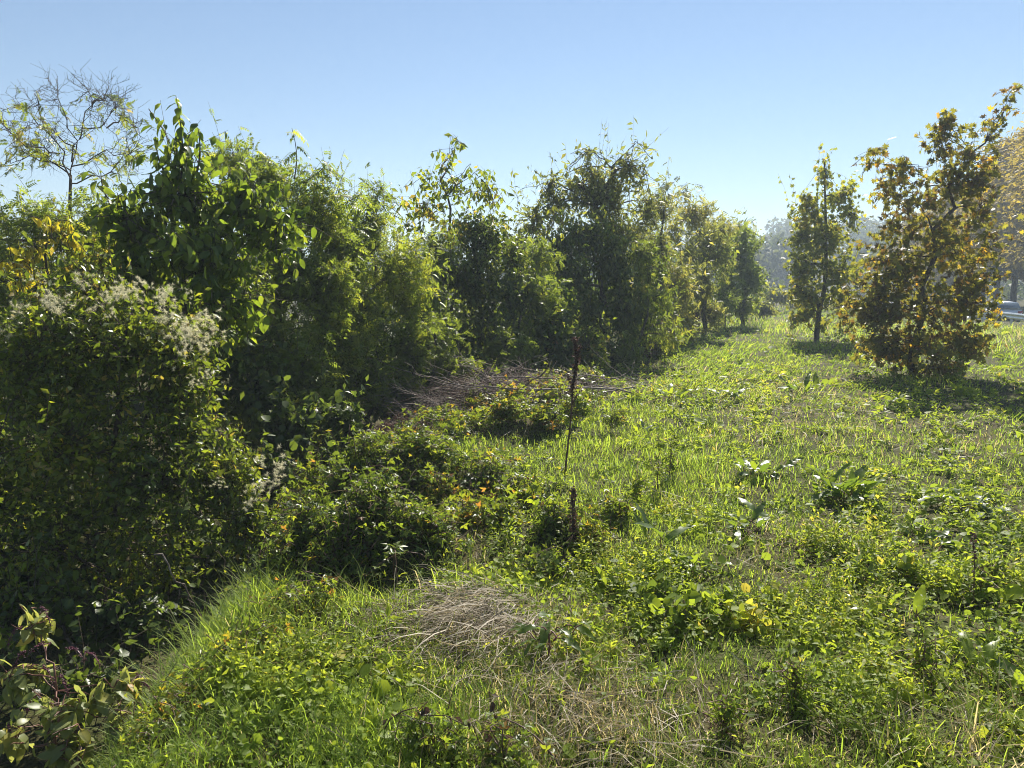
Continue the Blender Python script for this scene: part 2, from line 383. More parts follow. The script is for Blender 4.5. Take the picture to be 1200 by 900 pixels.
def plant(name, label, cat, base, clumps, leaf, mat, size, k=6, twig=0.35, up=0.35, droop=0.5, group=None, seed=1, nobj=0, wood='bark',
          r0=0.05, hue=(0.5, 0.25), spread=0.7, foliage='crown', variants_key=None, trunk_pts=None, twigr=0.004, zmin=None, objname='leaf', limbs=True, shell=0.5, flat=0.5, clump_hue=0.1, dens=None, wisps=0.2):
    """trunk + one branch per clump (with its twigs) + leaves set along every twig; the nobj nearest leaves are objects of their own"""
    rg = np.random.default_rng(seed)
    base = np.array([base[0], base[1], gz1(base[0], base[1]) - 0.03]) if len(base) == 2 else np.asarray(base, float)
    rt = root(name, base, label, cat, group)
    leaf = leaf if isinstance(leaf, list) else [leaf]
    top = max(clumps, key=lambda c: c['c'][2])['c']
    if trunk_pts is None:
        mid = np.mean([c['c'] for c in clumps], axis=0)
        tp = np.array([base, base + (mid - base) * np.array([0.25, 0.25, 0.4]), base + (mid - base) * np.array([0.7, 0.7, 0.9]), mid * 0.6 + top * 0.4, mid * 0.35 + top * 0.65])
        tt = np.linspace(0, 1, 13); s = np.linspace(0, 1, 5)
        trunk_pts = np.stack([np.interp(tt, s, tp[:, i]) for i in range(3)], 1)
        trunk_pts[1:-1] += rg.normal(size=(11, 3)) * 0.012 * np.linalg.norm(top - base) * np.array([1, 1, 0.3])
    trunk_pts = np.asarray(trunk_pts, float); nT = len(trunk_pts)
    a = Acc(); a.tube(trunk_pts, np.linspace(1, 0.12, nT) ** 0.8 * r0, 7); a.build('trunk', M[wood], rt, True)
    allP, allA, allB, allS, allR = [], [], [], [], []
    for cl in clumps:
        if dens: cl['dens'] = dens
        tips, d = spray_points(cl, rg, cl.get('shell', shell))
        if zmin is not None:
            g = gz(tips[:, 0], tips[:, 1]) + zmin; tips[:, 2] = np.maximum(tips[:, 2], g + rg.uniform(0, .15, len(tips)))
        n = len(tips)
        wisp = (d[:, 2] > 0.0) & (rg.uniform(size=n) < wisps)
        dirs = nrm(d * np.array([1, 1, 0.7]) + np.array([0, 0, up]) + 0.45 * rg.normal(size=(n, 3)))
        dirs = np.where(wisp[:, None], nrm(dirs + np.array([0, 0, .7])), dirs)
        L = twig * rg.uniform(0.6, 1.3, n) * np.where(wisp, 1.7, 1); tips = tips + dirs * (np.where(wisp, rg.uniform(.1, .75, n), 0) * L)[:, None]
        P0 = tips - dirs * L[:, None]; P2 = tips.copy(); P1 = (P0 + P2) / 2 + np.stack([0 * L, 0 * L, 0.10 * L], 1)
        a = Acc(); br = rt
        if limbs:
            dist = np.linalg.norm(trunk_pts - cl['c'], axis=1) + 2.0 * np.maximum(0, trunk_pts[:, 2] - cl['c'][2])
            at = trunk_pts[min(int(np.argmin(dist)), nT - 2)]
            rl = r0 * 0.42 * min(1, .25 + .75 * cl['r'][0] / max(c_['r'][0] for c_ in clumps))
            a.tube(limb(at, cl['c'], rg, 7, 0.025, 0.03), np.linspace(rl, rl * 0.4, 7), 5)
            br = a.build('branch', M[wood], rt); a = Acc()
            for j in range(0, n, max(1, n // 14)):
                a.tube(limb(cl['c'] + rg.normal(size=3) * 0.05, P0[j], rg, 5, 0.03, 0.03), np.linspace(rl * 0.42, twigr * 1.2, 5), 4)
        sel = np.arange(n) if n < 500 else rg.choice(n, 500, replace=False)
        a.twigs(P0[sel], P1[sel], P2[sel], twigr, twigr * 0.4, 0.5)
        a.build('twig', M[wood], br, origin=base, kind='stuff')
        # leaves
        t = (np.arange(k)[None] + rg.uniform(0, 1, (n, k))) / k
        P = P0[:, None] * (1 - t[..., None]) + P2[:, None] * t[..., None]; P[..., 2] += (0.1 * L)[:, None] * np.sin(pi * t)
        side = nrm(rg.normal(size=(n, k, 3)))
        A = nrm(dirs[:, None] * (1 - spread) + side * spread + np.array([0, 0, -droop]))
        B = nrm(np.array([0, 0, flat]) + 0.55 * rg.normal(size=(n, k, 3)) + 0.2 * d[:, None])
        ch = rg.normal() * clump_hue
        R = np.clip(hue[0] + ch + hue[1] * rg.normal(size=(n, 1)) * 0.6 + hue[1] * rg.normal(size=(n, k)) * 0.8, 0.01, 0.99)
        S = size * rg.uniform(0.6, 1.25, (n, k))
        for l, v in ((allP, P.reshape(-1, 3)), (allA, A.reshape(-1, 3)), (allB, B.reshape(-1, 3)), (allS, S.ravel()), (allR, R.ravel())): l.append(v)
    P, A, B, S, R = (np.concatenate(l) for l in (allP, allA, allB, allS, allR))
    if nobj:
        key = np.linalg.norm(P - np.array([0, 0, CAM_H]), axis=1) - 1.5 * S / size * 0.5 + rg.uniform(0, 0.6, len(P))
        order = np.argsort(key); pick = order[:nobj]; rest = order[nobj:]
        leaf_objects(rt, objname, leaf_variants(variants_key or mat, leaf, M[mat]), P[pick], A[pick], B[pick], S[pick], R[pick])
        P, A, B, S, R = P[rest], A[rest], B[rest], S[rest], R[rest]
    a = Acc(); w = rg.integers(0, len(leaf), len(P))
    for i, tp in enumerate(leaf):
        q = w == i; a.add(tp, P[q], A[q], B[q], S[q], R[q])
    if a.n: a.build(foliage, M[mat], rt, kind='stuff' if nobj else None)
    return rt
# ================================================================== the ground, the road, the far wood
def geo_axis(lo, hi, fine_lo, fine_hi, step, grow=1.12):
    a = list(np.arange(fine_lo, fine_hi, step)); s = step
    while a[-1] < hi: s *= grow; a.append(a[-1] + s)
    s = step
    while a[0] > lo: s *= grow; a.insert(0, a[0] - s)
    return np.array(a)
gxs = geo_axis(-430, 430, -6, 9, 0.16); gys = geo_axis(-60, 420, 0.5, 20, 0.16, 1.07)
GX, GY = np.meshgrid(gxs, gys); GZ = gz(GX, GY)
n0, n1 = GX.shape
idx = np.arange(n0 * n1).reshape(n0, n1)
T = np.concatenate([np.stack([idx[:-1, :-1], idx[:-1, 1:], idx[1:, 1:]], -1).reshape(-1, 3), np.stack([idx[:-1, :-1], idx[1:, 1:], idx[1:, :-1]], -1).reshape(-1, 3)])
a = Acc(); a.raw(np.stack([GX, GY, GZ], -1), T, np.full(n0 * n1, 0.5))
g = a.build('meadow_ground', M['soil'], smooth=True); g['kind'] = 'structure'

# road beyond the rail: runs 15 degrees to the right of straight ahead
RD = np.array([sin(radians(15)), cos(radians(15))]); RN = np.array([RD[1], -RD[0]])
RAIL0 = np.array([25.3, 39.0])
def road_pt(s, off): return RAIL0 + RD * s + RN * off
asphalt = solid_mat('asphalt', (0.045, 0.045, 0.047), (0.075, 0.074, 0.072), 3, 0.9, 0, 0.3)
paint = solid_mat('road_paint', (0.55, 0.55, 0.53), (0.8, 0.8, 0.78), 8, 0.6)
def strip(name, o0, o1, dz, mat, s0=-45, s1=118, n=60):
    a = Acc(); s = np.linspace(s0, s1, n); V = []
    for q in s:
        for o_ in (o0, o1):
            p = road_pt(q, o_); V.append((p[0], p[1], -0.5 + dz))
    i = np.arange(n - 1) * 2
    a.raw(V, np.concatenate([np.stack([i, i + 1, i + 3], 1), np.stack([i, i + 3, i + 2], 1)]), np.full(len(V), .5))
    o = a.build(name, mat, smooth=True); o['kind'] = 'structure'; return o
strip('road', 0.7, 8.2, 0.10, asphalt)
strip('road_edge_line', 1.0, 1.12, 0.104, paint)
strip('road_edge_line', 7.8, 7.92, 0.104, paint)

# guard rail: one W-shaped beam on posts
steel = solid_mat('galvanised_steel', (0.42, 0.43, 0.44), (0.62, 0.63, 0.64), 5, 0.42, 0.55, 0.5)
b0 = road_pt(-30, 0); rail = root('guard_rail', (b0[0], b0[1], gz1(*b0)), 'grey steel guard rail along the road behind the maple', 'guard rail')
a = Acc(); prof = [(-0.02, 0.0), (-0.06, 0.05), (-0.06, 0.10), (0.0, 0.155), (-0.06, 0.21), (-0.06, 0.26), (-0.02, 0.31)]
S_ = np.arange(-30, 111, 4.0); V = []
for q in S_:
    for th in (0.0, 0.012):
        for (o_, h) in prof:
            p = road_pt(q, o_ + th); V.append((p[0], p[1], gz1(*road_pt(q, 0)) + 0.42 + h))
K = len(prof) * 2; Tt = []
for i in range(len(S_) - 1):
    for j in range(K):
        if j in (len(prof) - 1,): continue
        j2 = (j + 1) % K
        if j == K - 1: continue
        Tt += [(i * K + j, i * K + j2, (i + 1) * K + j2), (i * K + j, (i + 1) * K + j2, (i + 1) * K + j)]
a.raw(V, Tt, np.full(len(V), .5)); a.build('beam', steel, rail)
for q in S_:
    p = road_pt(q, 0.08); a = Acc(); z0 = gz1(*p)
    a.tube([(p[0], p[1], z0 - 0.2), (p[0], p[1], z0 + 0.3), (p[0], p[1], z0 + 0.72)], 0.05, 6); a.build('post', steel, rail)

# the car going away along the road, its far part hidden by the frame
def make_car(base, yaw):
    rt = root('parked_car', base, 'white silver car on the road behind the guard rail at the picture edge', 'car'); rt.name = 'silver_car'
    rt.rotation_euler = (0, 0, yaw)
    pm = solid_mat('silver_paint', (0.76, 0.77, 0.78), (0.82, 0.83, 0.84), 2, 0.25, 0.15, 0.6)
    gm = solid_mat('car_glass', (0.10, 0.13, 0.15), (0.14, 0.17, 0.19), 2, 0.05, 0.35, 0.9)  # blue-grey base colour stands in for sky reflected in the windows
    bm_ = solid_mat('black_trim', (0.02, 0.02, 0.02), (0.03, 0.03, 0.03), 5, 0.6)
    rm = solid_mat('tyre_rubber', (0.015, 0.015, 0.015), (0.03, 0.03, 0.03), 9, 0.85)
    lm = solid_mat('red_lamp_glass', (0.3, 0.01, 0.01), (0.4, 0.02, 0.02), 4, 0.2, 0, 0.6)
    wm = solid_mat('clear_lamp_glass', (0.6, 0.6, 0.6), (0.75, 0.75, 0.75), 4, 0.15, 0, 0.7)
    al = solid_mat('alloy', (0.4, 0.4, 0.41), (0.55, 0.55, 0.56), 4, 0.35, 0.7)
    zero = dict(base_point=(0, 0, 0))
    def put(a, name, mat, par=rt, smooth=True):
        o = bpy.data.objects.new(name, a.mesh(name, mat, (0, 0, 0), smooth)); COL.objects.link(o); o.parent = par; return o
    # body: side profile rings across x; y forwards
    prof = [(-2.1, .32), (-2.15, .62), (-2.08, .93), (-1.6, .98), (1.0, .96), (1.9, .80), (2.12, .66), (2.15, .34)]
    xs = [(-0.86, .93, .04), (-0.80, 1, .0), (0.80, 1, 0), (0.86, .93, .04)]
    a = Acc(); V = []; T = []
    for x, s, dz in xs:
        V += [(x, y * s, z - dz * (z > .5)) for y, z in prof]
    n = len(prof)
    for i in range(3):
        for j in range(n):
            j2 = (j + 1) % n; T += [(i * n + j, i * n + j2, (i + 1) * n + j2), (i * n + j, (i + 1) * n + j2, (i + 1) * n + j)]
    for i, s in ((0, 1), (3, -1)):
        for j in range(1, n - 1): T.append((i * n, i * n + j + (s < 0), i * n + j + (s > 0)))
    a.raw(V, T, np.full(len(V), .5)); put(a, 'body', pm, smooth=False)
    cab = [(-2.02, .95), (-1.75, 1.40), (-0.2, 1.47), (0.35, 1.42), (1.15, .95)]
    a = Acc(); V = []; T = []
    for x, ins in ((-0.80, 0), (0.80, 0)):
        V += [(x * (1 - .17 * (z - .95) / .5), y, z) for y, z in cab]
    n = 5
    for j in range(n - 1): T += [(j, j + 1, n + j + 1), (j, n + j + 1, n + j)]
    for j in range(1, n - 1): T += [(0, j, j + 1), (n, n + j + 1, n + j)]
    a.raw(V, T, np.full(len(V), .5)); put(a, 'roof', pm, smooth=False)
    def quad(pts, name, mat, par=rt):
        a = Acc(); P = np.array(pts, float); c = P.mean(0); nn = nrm(np.cross(P[1] - P[0], P[2] - P[0])); k = len(P)
        V = np.concatenate([P + nn * 0.012, P - nn * 0.012]); T = []
        for j in range(1, k - 1): T += [(0, j, j + 1), (k, k + j + 1, k + j)]
        for j in range(k): j2 = (j + 1) % k; T += [(j, k + j, k + j2), (j, k + j2, j2)]
        a.raw(V, T, np.full(len(V), .5)); return put(a, name, mat, par, False)
    def side(y, z, sg): return (sg * 0.80 * (1 - .17 * (z - .95) / .5) + sg * 0.006, y, z)
    for sg in (-1, 1):
        quad([side(-1.72, 1.0, sg), side(-1.55, 1.33, sg), side(-0.75, 1.38, sg), side(-0.75, 1.0, sg)], 'window', gm)
        quad([side(-0.66, 1.0, sg), side(-0.66, 1.38, sg), side(0.28, 1.36, sg), side(0.95, 1.0, sg)], 'window', gm)
        quad([(sg * .868, -0.68, .45), (sg * .868, -0.68, .92), (sg * .868, .85, .92), (sg * .868, .85, .45)], 'door', pm)
        quad([(sg * .868, -1.5, .55), (sg * .868, -1.6, .92), (sg * .868, -.72, .92), (sg * .868, -.72, .45)], 'door', pm)
        a = Acc(); a.tube([(sg * .86, .72, .98), (sg * .95, .72, 1.02), (sg * 1.0, .70, 1.03)], [.03, .08, .07], 8); put(a, 'mirror', pm)
        quad([(sg * .55, -2.135, .66), (sg * .84, -2.10, .66), (sg * .84, -2.08, .9), (sg * .6, -2.11, .9)], 'tail_lamp', lm)
        quad([(sg * .5, 2.125, .60), (sg * .82, 2.05, .60), (sg * .82, 1.98, .76), (sg * .55, 2.06, .76)], 'headlight', wm)
        for y in (-1.32, 1.33):
            a = Acc(); a.tube([(sg * .66, y, .31), (sg * .68, y, .31), (sg * .84, y, .31), (sg * .875, y, .31)], [.28, .31, .31, .27], 20); w = put(a, 'wheel', rm)
            a = Acc(); a.tube([(sg * .86, y, .31), (sg * .882, y, .31), (sg * .886, y, .31)], [.2, .2, .05], 14); put(a, 'rim', al, w)
    quad([(-.70, .44, 1.385), (.70, .44, 1.385), (.78, 1.10, 1.0), (-.78, 1.10, 1.0)], 'windscreen', gm)
    quad([(-.66, -1.80, 1.36), (.66, -1.80, 1.36), (.76, -2.02, 1.0), (-.76, -2.02, 1.0)], 'rear_window', gm)
    quad([(-.75, -2.17, .36), (.75, -2.17, .36), (.75, -2.17, .56), (-.75, -2.17, .56)], 'bumper', bm_)
    return rt
cp = road_pt(8.6, 2.7)
make_car((cp[0], cp[1], -0.395), -radians(15))

# far hill and the wood on it
HX = np.linspace(-470, 470, 110); HY = np.linspace(150, 420, 40); hx, hy = np.meshgrid(HX, HY)
def hill_z(x, y): return -0.6 + sstep(150, 330, y) * (6 + 2.5 * np.sin(x / 55 + 1) + 12 * sstep(20, 110, x))
a = Acc(); n0, n1 = hx.shape; idx = np.arange(n0 * n1).reshape(n0, n1)
a.raw(np.stack([hx, hy, hill_z(hx, hy)], -1), np.concatenate([np.stack([idx[:-1, :-1], idx[:-1, 1:], idx[1:, 1:]], -1).reshape(-1, 3), np.stack([idx[:-1, :-1], idx[1:, 1:], idx[1:, :-1]], -1).reshape(-1, 3)]), np.full(hx.size, .5))
h = a.build('hill', M['soil'], smooth=True); h['kind'] = 'structure'
rg = np.random.default_rng(77); a = Acc(); wd = Acc()
BLOB = T_([(0, 0, 0), (.35, .45, .1), (.9, .3, -.05), (1.1, -.15, .05), (.6, -.5, .1), (.1, -.3, -.1)], [(0, 2, 1), (0, 3, 2), (0, 4, 3), (0, 5, 4)])
for i in range(190):
    y = rg.uniform(125, 330); x = y * rg.uniform(-0.35, 0.85) if i > 60 else y * rg.uniform(0.28, 0.62)
    if y < 160 and abs((x - RAIL0[0]) * RN[0] + (y - RAIL0[1]) * RN[1] - 4.4) < 9: continue
    z = float(hill_z(x, max(y, 151))); hgt = rg.uniform(9, 15); c = np.array([x, y, z + hgt * .58]); r = np.array([hgt * .32, hgt * .32, hgt * .45])
    n = 130; d = nrm(rg.normal(size=(n, 3))); d[:, 1] = -abs(d[:, 1]) * rg.choice([1, 1, -1], n)
    P = c + d * r * (0.6 + .45 * rg.uniform(size=(n, 1))) * (0.85 + .2 * np.sin(5 * d[:, :1] + i) * np.sin(4 * d[:, 2:3]))
    a.add(BLOB, P, nrm(rg.normal(size=(n, 3))), d + .6 * rg.normal(size=(n, 3)), rg.uniform(.7, 1.6, n), np.clip(.5 + .25 * rg.normal() + .12 * rg.normal(size=n), 0, 1))
    wd.tube([(x, y, z - .5), (x, y, z + hgt * .3), (x, y, z + hgt * .8)], [.25, .2, .05], 5)
for i in range(150):
    y = rg.uniform(92, 150); x = y * rg.uniform(-.3, .95)
    if abs((x - RAIL0[0]) * RN[0] + (y - RAIL0[1]) * RN[1] - 4.4) < 7.5: continue
    hgt = rg.uniform(1.6, 5.0); c = np.array([x, y, -.6 + hgt * .4]); r = np.array([hgt * .7, hgt * .7, hgt * .5]); n = 90; d = nrm(rg.normal(size=(n, 3)))
    a.add(BLOB, c + d * r * (.6 + .5 * rg.uniform(size=(n, 1))), nrm(rg.normal(size=(n, 3))), d + .6 * rg.normal(size=(n, 3)), rg.uniform(.3, .8, n), np.clip(.5 + .3 * rg.normal() + .12 * rg.normal(size=n), 0, 1))
fw = root('far_wood', (60, 200, 0), 'distant hazy blue wood on the hill beyond the meadow', 'wood'); fw['kind'] = 'stuff'
a.build('foliage', M['far'], fw, kind='stuff'); wd.build('trunk', M['bark'], fw, kind='stuff')

# the row of golden conifers across the road
NEED = T_([(0, 0, 0), (.4, .16, .02), (.4, -.16, .02), (1, 0, -.22), (.75, .12, -.08), (.75, -.12, -.08)], [(0, 2, 1), (1, 2, 5), (1, 5, 4), (4, 5, 3)])
def conifer(seed, H=14.0):
    rg = np.random.default_rng(seed); rt = root('golden_conifer', (0, 0, 0), 'x', 'tree', 'row of golden conifers across the road')
    a = Acc(); z = np.linspace(-.3, H, 10); a.tube(np.stack([rg.normal(size=10) * .04, rg.normal(size=10) * .04, z], 1), np.linspace(.26, .03, 10), 7); a.build('trunk', M['bark'], rt, True)
    tw = Acc(); fo = Acc(); n = 190
    z = H * (0.2 + .8 * rg.uniform(size=n) ** 1.25); L = 3.5 * np.sqrt(np.clip(1 - ((z / H - .46) / .56) ** 2, .015, 1)) * (0.45 + .65 * rg.uniform(size=n))
    az = rg.uniform(0, 2 * pi, n); d = np.stack([np.cos(az), np.sin(az), rg.uniform(.0, .35, n)], 1)
    P0 = np.stack([0 * z, 0 * z, z], 1); P2 = P0 + d * L[:, None]; P1 = (P0 + P2) / 2 + np.array([0, 0, .12])
    tw.twigs(P0, P1, P2, .03, .008, .5); k = 80
    t = .15 + .85 * rg.uniform(size=(n, k)); P = P0[:, None] * (1 - t[..., None]) + P2[:, None] * t[..., None] + rg.normal(size=(n, k, 3)) * .26 * np.array([1, 1, .7])
    A = nrm(d[:, None] * .7 + rg.normal(size=(n, k, 3)) * .6 + np.array([0, 0, -.25])); B = np.array([0, 0, 1]) + .5 * rg.normal(size=(n, k, 3))
    fo.add(NEED, P, A, B.reshape(-1, 3), rg.uniform(.22, .5, n * k), np.clip(.5 + .2 * rg.normal(size=n * k), 0, 1))
    tw.build('branch', M['bark'], rt); fo.build('crown', M['golden'], rt)
    return rt
def copy_tree(o, loc, rz, sc, label):
    c = o.copy(); COL.objects.link(c); c.location = loc; c.rotation_euler = (0, 0, rz); c.scale = sc; c['label'] = label; c['base_point'] = list(loc)
    for ch in list(o.children):
        d = ch.copy(); COL.objects.link(d); d.parent = c
    return c
protos = [conifer(5), conifer(6)]
rg = np.random.default_rng(9)
CON = [(23, 12, 1.12, 'tallest golden brown conifer at the right edge above the silver car'), (30, 12.5, 1.1, 'golden conifer directly behind the silver car'),
       (37, 12, 1.02, 'golden conifer showing just left of the silver car'), (44, 13, .94, 'golden brown conifer half hidden behind the big maple'),
       (52, 12.2, .86, 'golden conifer seen through the right side of the big maple'), (61, 12.4, .8, 'golden conifer hidden behind the middle of the big maple'),
       (74, 13, .8, 'far golden conifer behind the left side of the big maple'), (33.5, 14.5, 1.12, 'wide golden conifer squeezed between the two right of the maple'), (40, 14.5, 1.05, 'golden conifer in the gap right of the upper maple crown'), (33, 20, 1.2, 'darker golden conifer in the second row behind the car'), (46, 18.5, 1.1, 'second row golden conifer between the maple and the car')]
for i, (s, off, sc, lab) in enumerate(CON):
    p = road_pt(s, off); z = gz1(*p); pr = protos[i % 2]
    if i < 2:
        pr.location = (p[0], p[1], z); pr.scale = (sc * 1.15, sc * 1.15, sc * 1.08); pr.rotation_euler = (0, 0, i * 1.3); pr['label'] = lab
    else:
        copy_tree(pr, (p[0], p[1], z), rg.uniform(0, 6), (sc * 1.15, sc * 1.15, sc * 1.08), lab)

# ================================================================== meadow cover
def zone(x, y, spots):
    out = np.zeros(len(x))
    for px, py, rx, ry, amp in spots:
        c = gp(px, py); a_, b_ = gp(px - rx, py), gp(px, py - ry)
        sx = abs(c[0] - a_[0]) + 1e-3; sy = abs(b_[1] - c[1]) + 1e-3
        ax = math.atan2(c[0], c[1]); u = (x - c[0]) * cos(ax) - (y - c[1]) * sin(ax); v = (x - c[0]) * sin(ax) + (y - c[1]) * cos(ax)
        out = np.maximum(out, amp * np.exp(-((u / sx) ** 2 + (v / sy) ** 2)))
    return out
DRY = [(685, 850, 140, 60, 1.0), (555, 745, 70, 40, 1), (960, 650, 70, 35, .6), (1010, 500, 150, 25, .45), (690, 770, 70, 40, .8), (1010, 850, 90, 35, .5), (1150, 880, 80, 40, .6),
       (660, 445, 120, 18, .7), (870, 480, 60, 14, .3), (350, 780, 50, 25, .5), (560, 660, 50, 30, .5), (940, 455, 120, 14, .35), (1040, 700, 40, 25, .4)]
LUSH = [(450, 860, 150, 50, 1), (520, 795, 70, 40, 1), (740, 520, 140, 60, 1), (570, 545, 60, 35, .9), (270, 740, 70, 60, 1), (430, 720, 50, 30, 1), (960, 520, 120, 30, .8), (700, 580, 60, 25, .7),
        (820, 570, 90, 40, .9), (1180, 520, 60, 40, .5), (850, 440, 100, 30, .7)]
BROAD = [(1060, 690, 190, 100, 1), (900, 745, 120, 80, 1), (1000, 830, 160, 60, .9), (240, 850, 130, 70, 1), (760, 690, 100, 50, .9), (1160, 770, 100, 80, 1), (360, 790, 90, 50, .9),
         (1120, 600, 120, 60, .8), (840, 640, 90, 50, .7), (440, 560, 90, 40, .6), (560, 620, 160, 60, .7), (880, 800, 100, 60, .7), (700, 660, 60, 40, .8), (830, 460, 120, 30, .5), (1120, 470, 90, 25, .6), (680, 720, 60, 40, .5)]
def field_points(n, rg, rmin=2.0, rmax=75, half=radians(50)):
    r = np.exp(rg.uniform(math.log(rmin), math.log(rmax), n)); th = rg.uniform(-half, half, n)
    x, y = r * np.sin(th), r * np.cos(th); d = edge(y) - x
    ok = (d < 1.5) & (x - 0.27 * y < 14.2)
    return x[ok], y[ok], r[ok], d[ok]
rg = np.random.default_rng(21)
# grass in tufts
x, y, r, d = field_points(54000, rg)
lush, dry, broad = zone(x, y, LUSH), zone(x, y, DRY), zone(x, y, BROAD)
keep = rg.uniform(size=len(x)) < np.clip(0.52 + 0.55 * lush - 0.35 * broad - 0.20 * dry + 0.15 * nz(x, y, .8), 0.08, 1) * np.where(d > 0.9, .5, 1) * (1 - .93 * bump_mask(x, y))
x, y, r, d, lush, dry, broad = (q[keep] for q in (x, y, r, d, lush, dry, broad))
NT = len(x); k = 12; lod = np.maximum(1, r / 4.5)
hgt = (0.062 + 0.045 * lush + 0.03 * sstep(14, 26, r) + 0.10 * np.exp(-((d - 0.25) / .4) ** 2) * (y < 9) + 0.03 * dry) * rg.lognormal(0, .33, NT) * (1 + .05 * (lod - 1))
ox = rg.normal(size=(NT, k)) * (0.05 * lod)[:, None]; oy = rg.normal(size=(NT, k)) * (0.05 * lod)[:, None]
X_, Y_ = (x[:, None] + ox).ravel(), (y[:, None] + oy).ravel()
Hh = (hgt[:, None] * rg.uniform(.5, 1.25, (NT, k))).ravel(); Wd = (0.0042 * lod[:, None] ** .78 * rg.uniform(.7, 1.4, (NT, k))).ravel()
az = rg.uniform(0, 2 * pi, NT * k); tilt = abs(rg.normal(0, .38, NT * k)) + .05
A = np.stack([np.cos(az) * np.sin(tilt), np.sin(az) * np.sin(tilt), np.cos(tilt)], 1); B = np.stack([np.cos(az), np.sin(az), 0 * az - .2], 1)
tuft = np.clip(.62 + .16 * rg.normal(size=NT) + .16 * (lush - .4) + .1 * nz(x, y, 2.2, 1.0), .3, 1)
isdry = rg.uniform(size=NT * k) < np.repeat(np.clip(.05 + .6 * dry - .1 * lush, 0.02, .9), k)
R = np.where(isdry, rg.uniform(0, .2, NT * k), np.clip(np.repeat(tuft, k) + .1 * rg.normal(size=NT * k), .28, 1))
P = np.stack([X_, Y_, gz(X_, Y_) - .008], 1); Sc = np.stack([Hh, Wd, Hh], 1); near = np.repeat(r < 5, k)
a = Acc(); a.add(BLADE, P[near], A[near], B[near], Sc[near], R[near]); far = np.repeat(r > 13, k); mid = ~near & ~far
a.add(BLADE3, P[mid], A[mid], B[mid], Sc[mid], R[mid]); a.add(BLADE2, P[far], A[far], B[far], Sc[far], R[far])
go = a.build('grass', M['grass']); go['kind'] = 'stuff'; tag(go, 'green meadow grass growing in tufts over the field and bank', 'grass')
# straw litter lying flat
x, y, r, d = field_points(50000, rg, 2.0, 20)
dry = zone(x, y, DRY); keep = rg.uniform(size=len(x)) < dry * .9 + .02
x, y, r, d = (q[keep] for q in (x, y, r, d)); n = len(x); lod = np.maximum(1, r / 4.5)
az = rg.uniform(0, 2 * pi, n); el = rg.normal(.12, .22, n)
A = np.stack([np.cos(az) * np.cos(el), np.sin(az) * np.cos(el), np.sin(el)], 1); Ln = rg.uniform(.08, .3, n) * lod ** .5
a = Acc(); a.add(BLADE3, np.stack([x, y, gz(x, y) + rg.uniform(.005, .06, n)], 1), A, rg.normal(size=(n, 3)) + np.array([0, 0, -1.0]), np.stack([Ln, .0035 * lod * rg.uniform(.7, 1.6, n), Ln * .8], 1), rg.uniform(0, 1, n))
so = a.build('dry_grass', M['straw']); so['kind'] = 'stuff'; tag(so, 'grey dry straw lying matted between the green grass', 'dry grass')
# low broad-leaved weeds: stemmed plants with leaf pairs, and round-leaved mats, each in its own patches
x, y, r, d = field_points(58000, rg, 2.1, 60)
broad = zone(x, y, BROAD); pat = nz(x, y, .55, 3) + .7 * nz(x, y, 1.3, 5)
keep = rg.uniform(size=len(x)) < np.clip((broad * .8 + .07) * sstep(-.7, .6, pat) * 1.15, .01, 1)
keep &= rg.uniform(size=len(x)) > np.maximum(.8 * bump_mask(x, y), .45 * zone(x, y, DRY[:2]))
x, y, r, d, broad, pat = (q[keep] for q in (x, y, r, d, broad, pat)); n = len(x); lod = np.maximum(1, r / 5.0)
kindf = nz(x, y, .7, 9) + .35 * rg.normal(size=n); patch_hue = .5 + .28 * nz(x, y, .8, 12)
a = Acc()
q = kindf > -.15; m = q.sum(); k = 14                           # stemmed
sz = .033 * np.exp(.35 * nz(x[q], y[q], .9, 2)) * rg.lognormal(0, .25, m) * lod[q] ** .75; h = (.06 + .2 * rg.uniform(size=m) * (.35 + broad[q])) * (1 + .1 * (lod[q] - 1))
lv = (np.arange(k) // 2) / (k / 2 - 1.0); base_az = rg.uniform(0, 6.3, m)[:, None] + (np.arange(k) % 2) * pi + (np.arange(k) // 2) * 1.57 + .3 * rg.normal(size=(m, k))
lean = rg.normal(size=(m, 2)) * .25; zt = (h[:, None] * (.15 + .85 * lv))
X_ = x[q][:, None] + lean[:, :1] * zt + .012 * np.cos(base_az); Y_ = y[q][:, None] + lean[:, 1:] * zt + .012 * np.sin(base_az); Z_ = gz(x[q], y[q])[:, None] + zt
el = .5 * lv + rg.normal(0.05, .45, (m, k)); A = np.stack([np.cos(base_az) * np.cos(el), np.sin(base_az) * np.cos(el), np.sin(el)], -1).reshape(-1, 3)
S = (sz[:, None] * (1.25 - .75 * lv) * rg.uniform(.7, 1.2, (m, k))).ravel(); R = np.clip(patch_hue[q][:, None] + .16 * lv + .12 * rg.normal(size=(m, 1)) + .1 * rg.normal(size=(m, k)), 0, 1).ravel()
a.add(LEAF, np.stack([X_, Y_, Z_], -1).reshape(-1, 3), A, np.array([0, 0, 1]) + .48 * rg.normal(size=(m * k, 3)), S * 1.3, R)
near = (r[q] < 7); P0 = np.stack([x[q], y[q], gz(x[q], y[q]) - .01], 1)[near]; P2 = P0 + np.stack([lean[:, 0] * h, lean[:, 1] * h, h], 1)[near]; a.twigs(P0, (P0 + P2) / 2, P2, .0018, .001, .35)
q = ~q; m = q.sum(); k = 8                                      # mats of round leaves
sz = .031 * np.exp(.45 * nz(x[q], y[q], .7, 4)) * rg.lognormal(0, .3, m) * lod[q] ** .75; ht = .03 + .07 * rg.uniform(size=m)
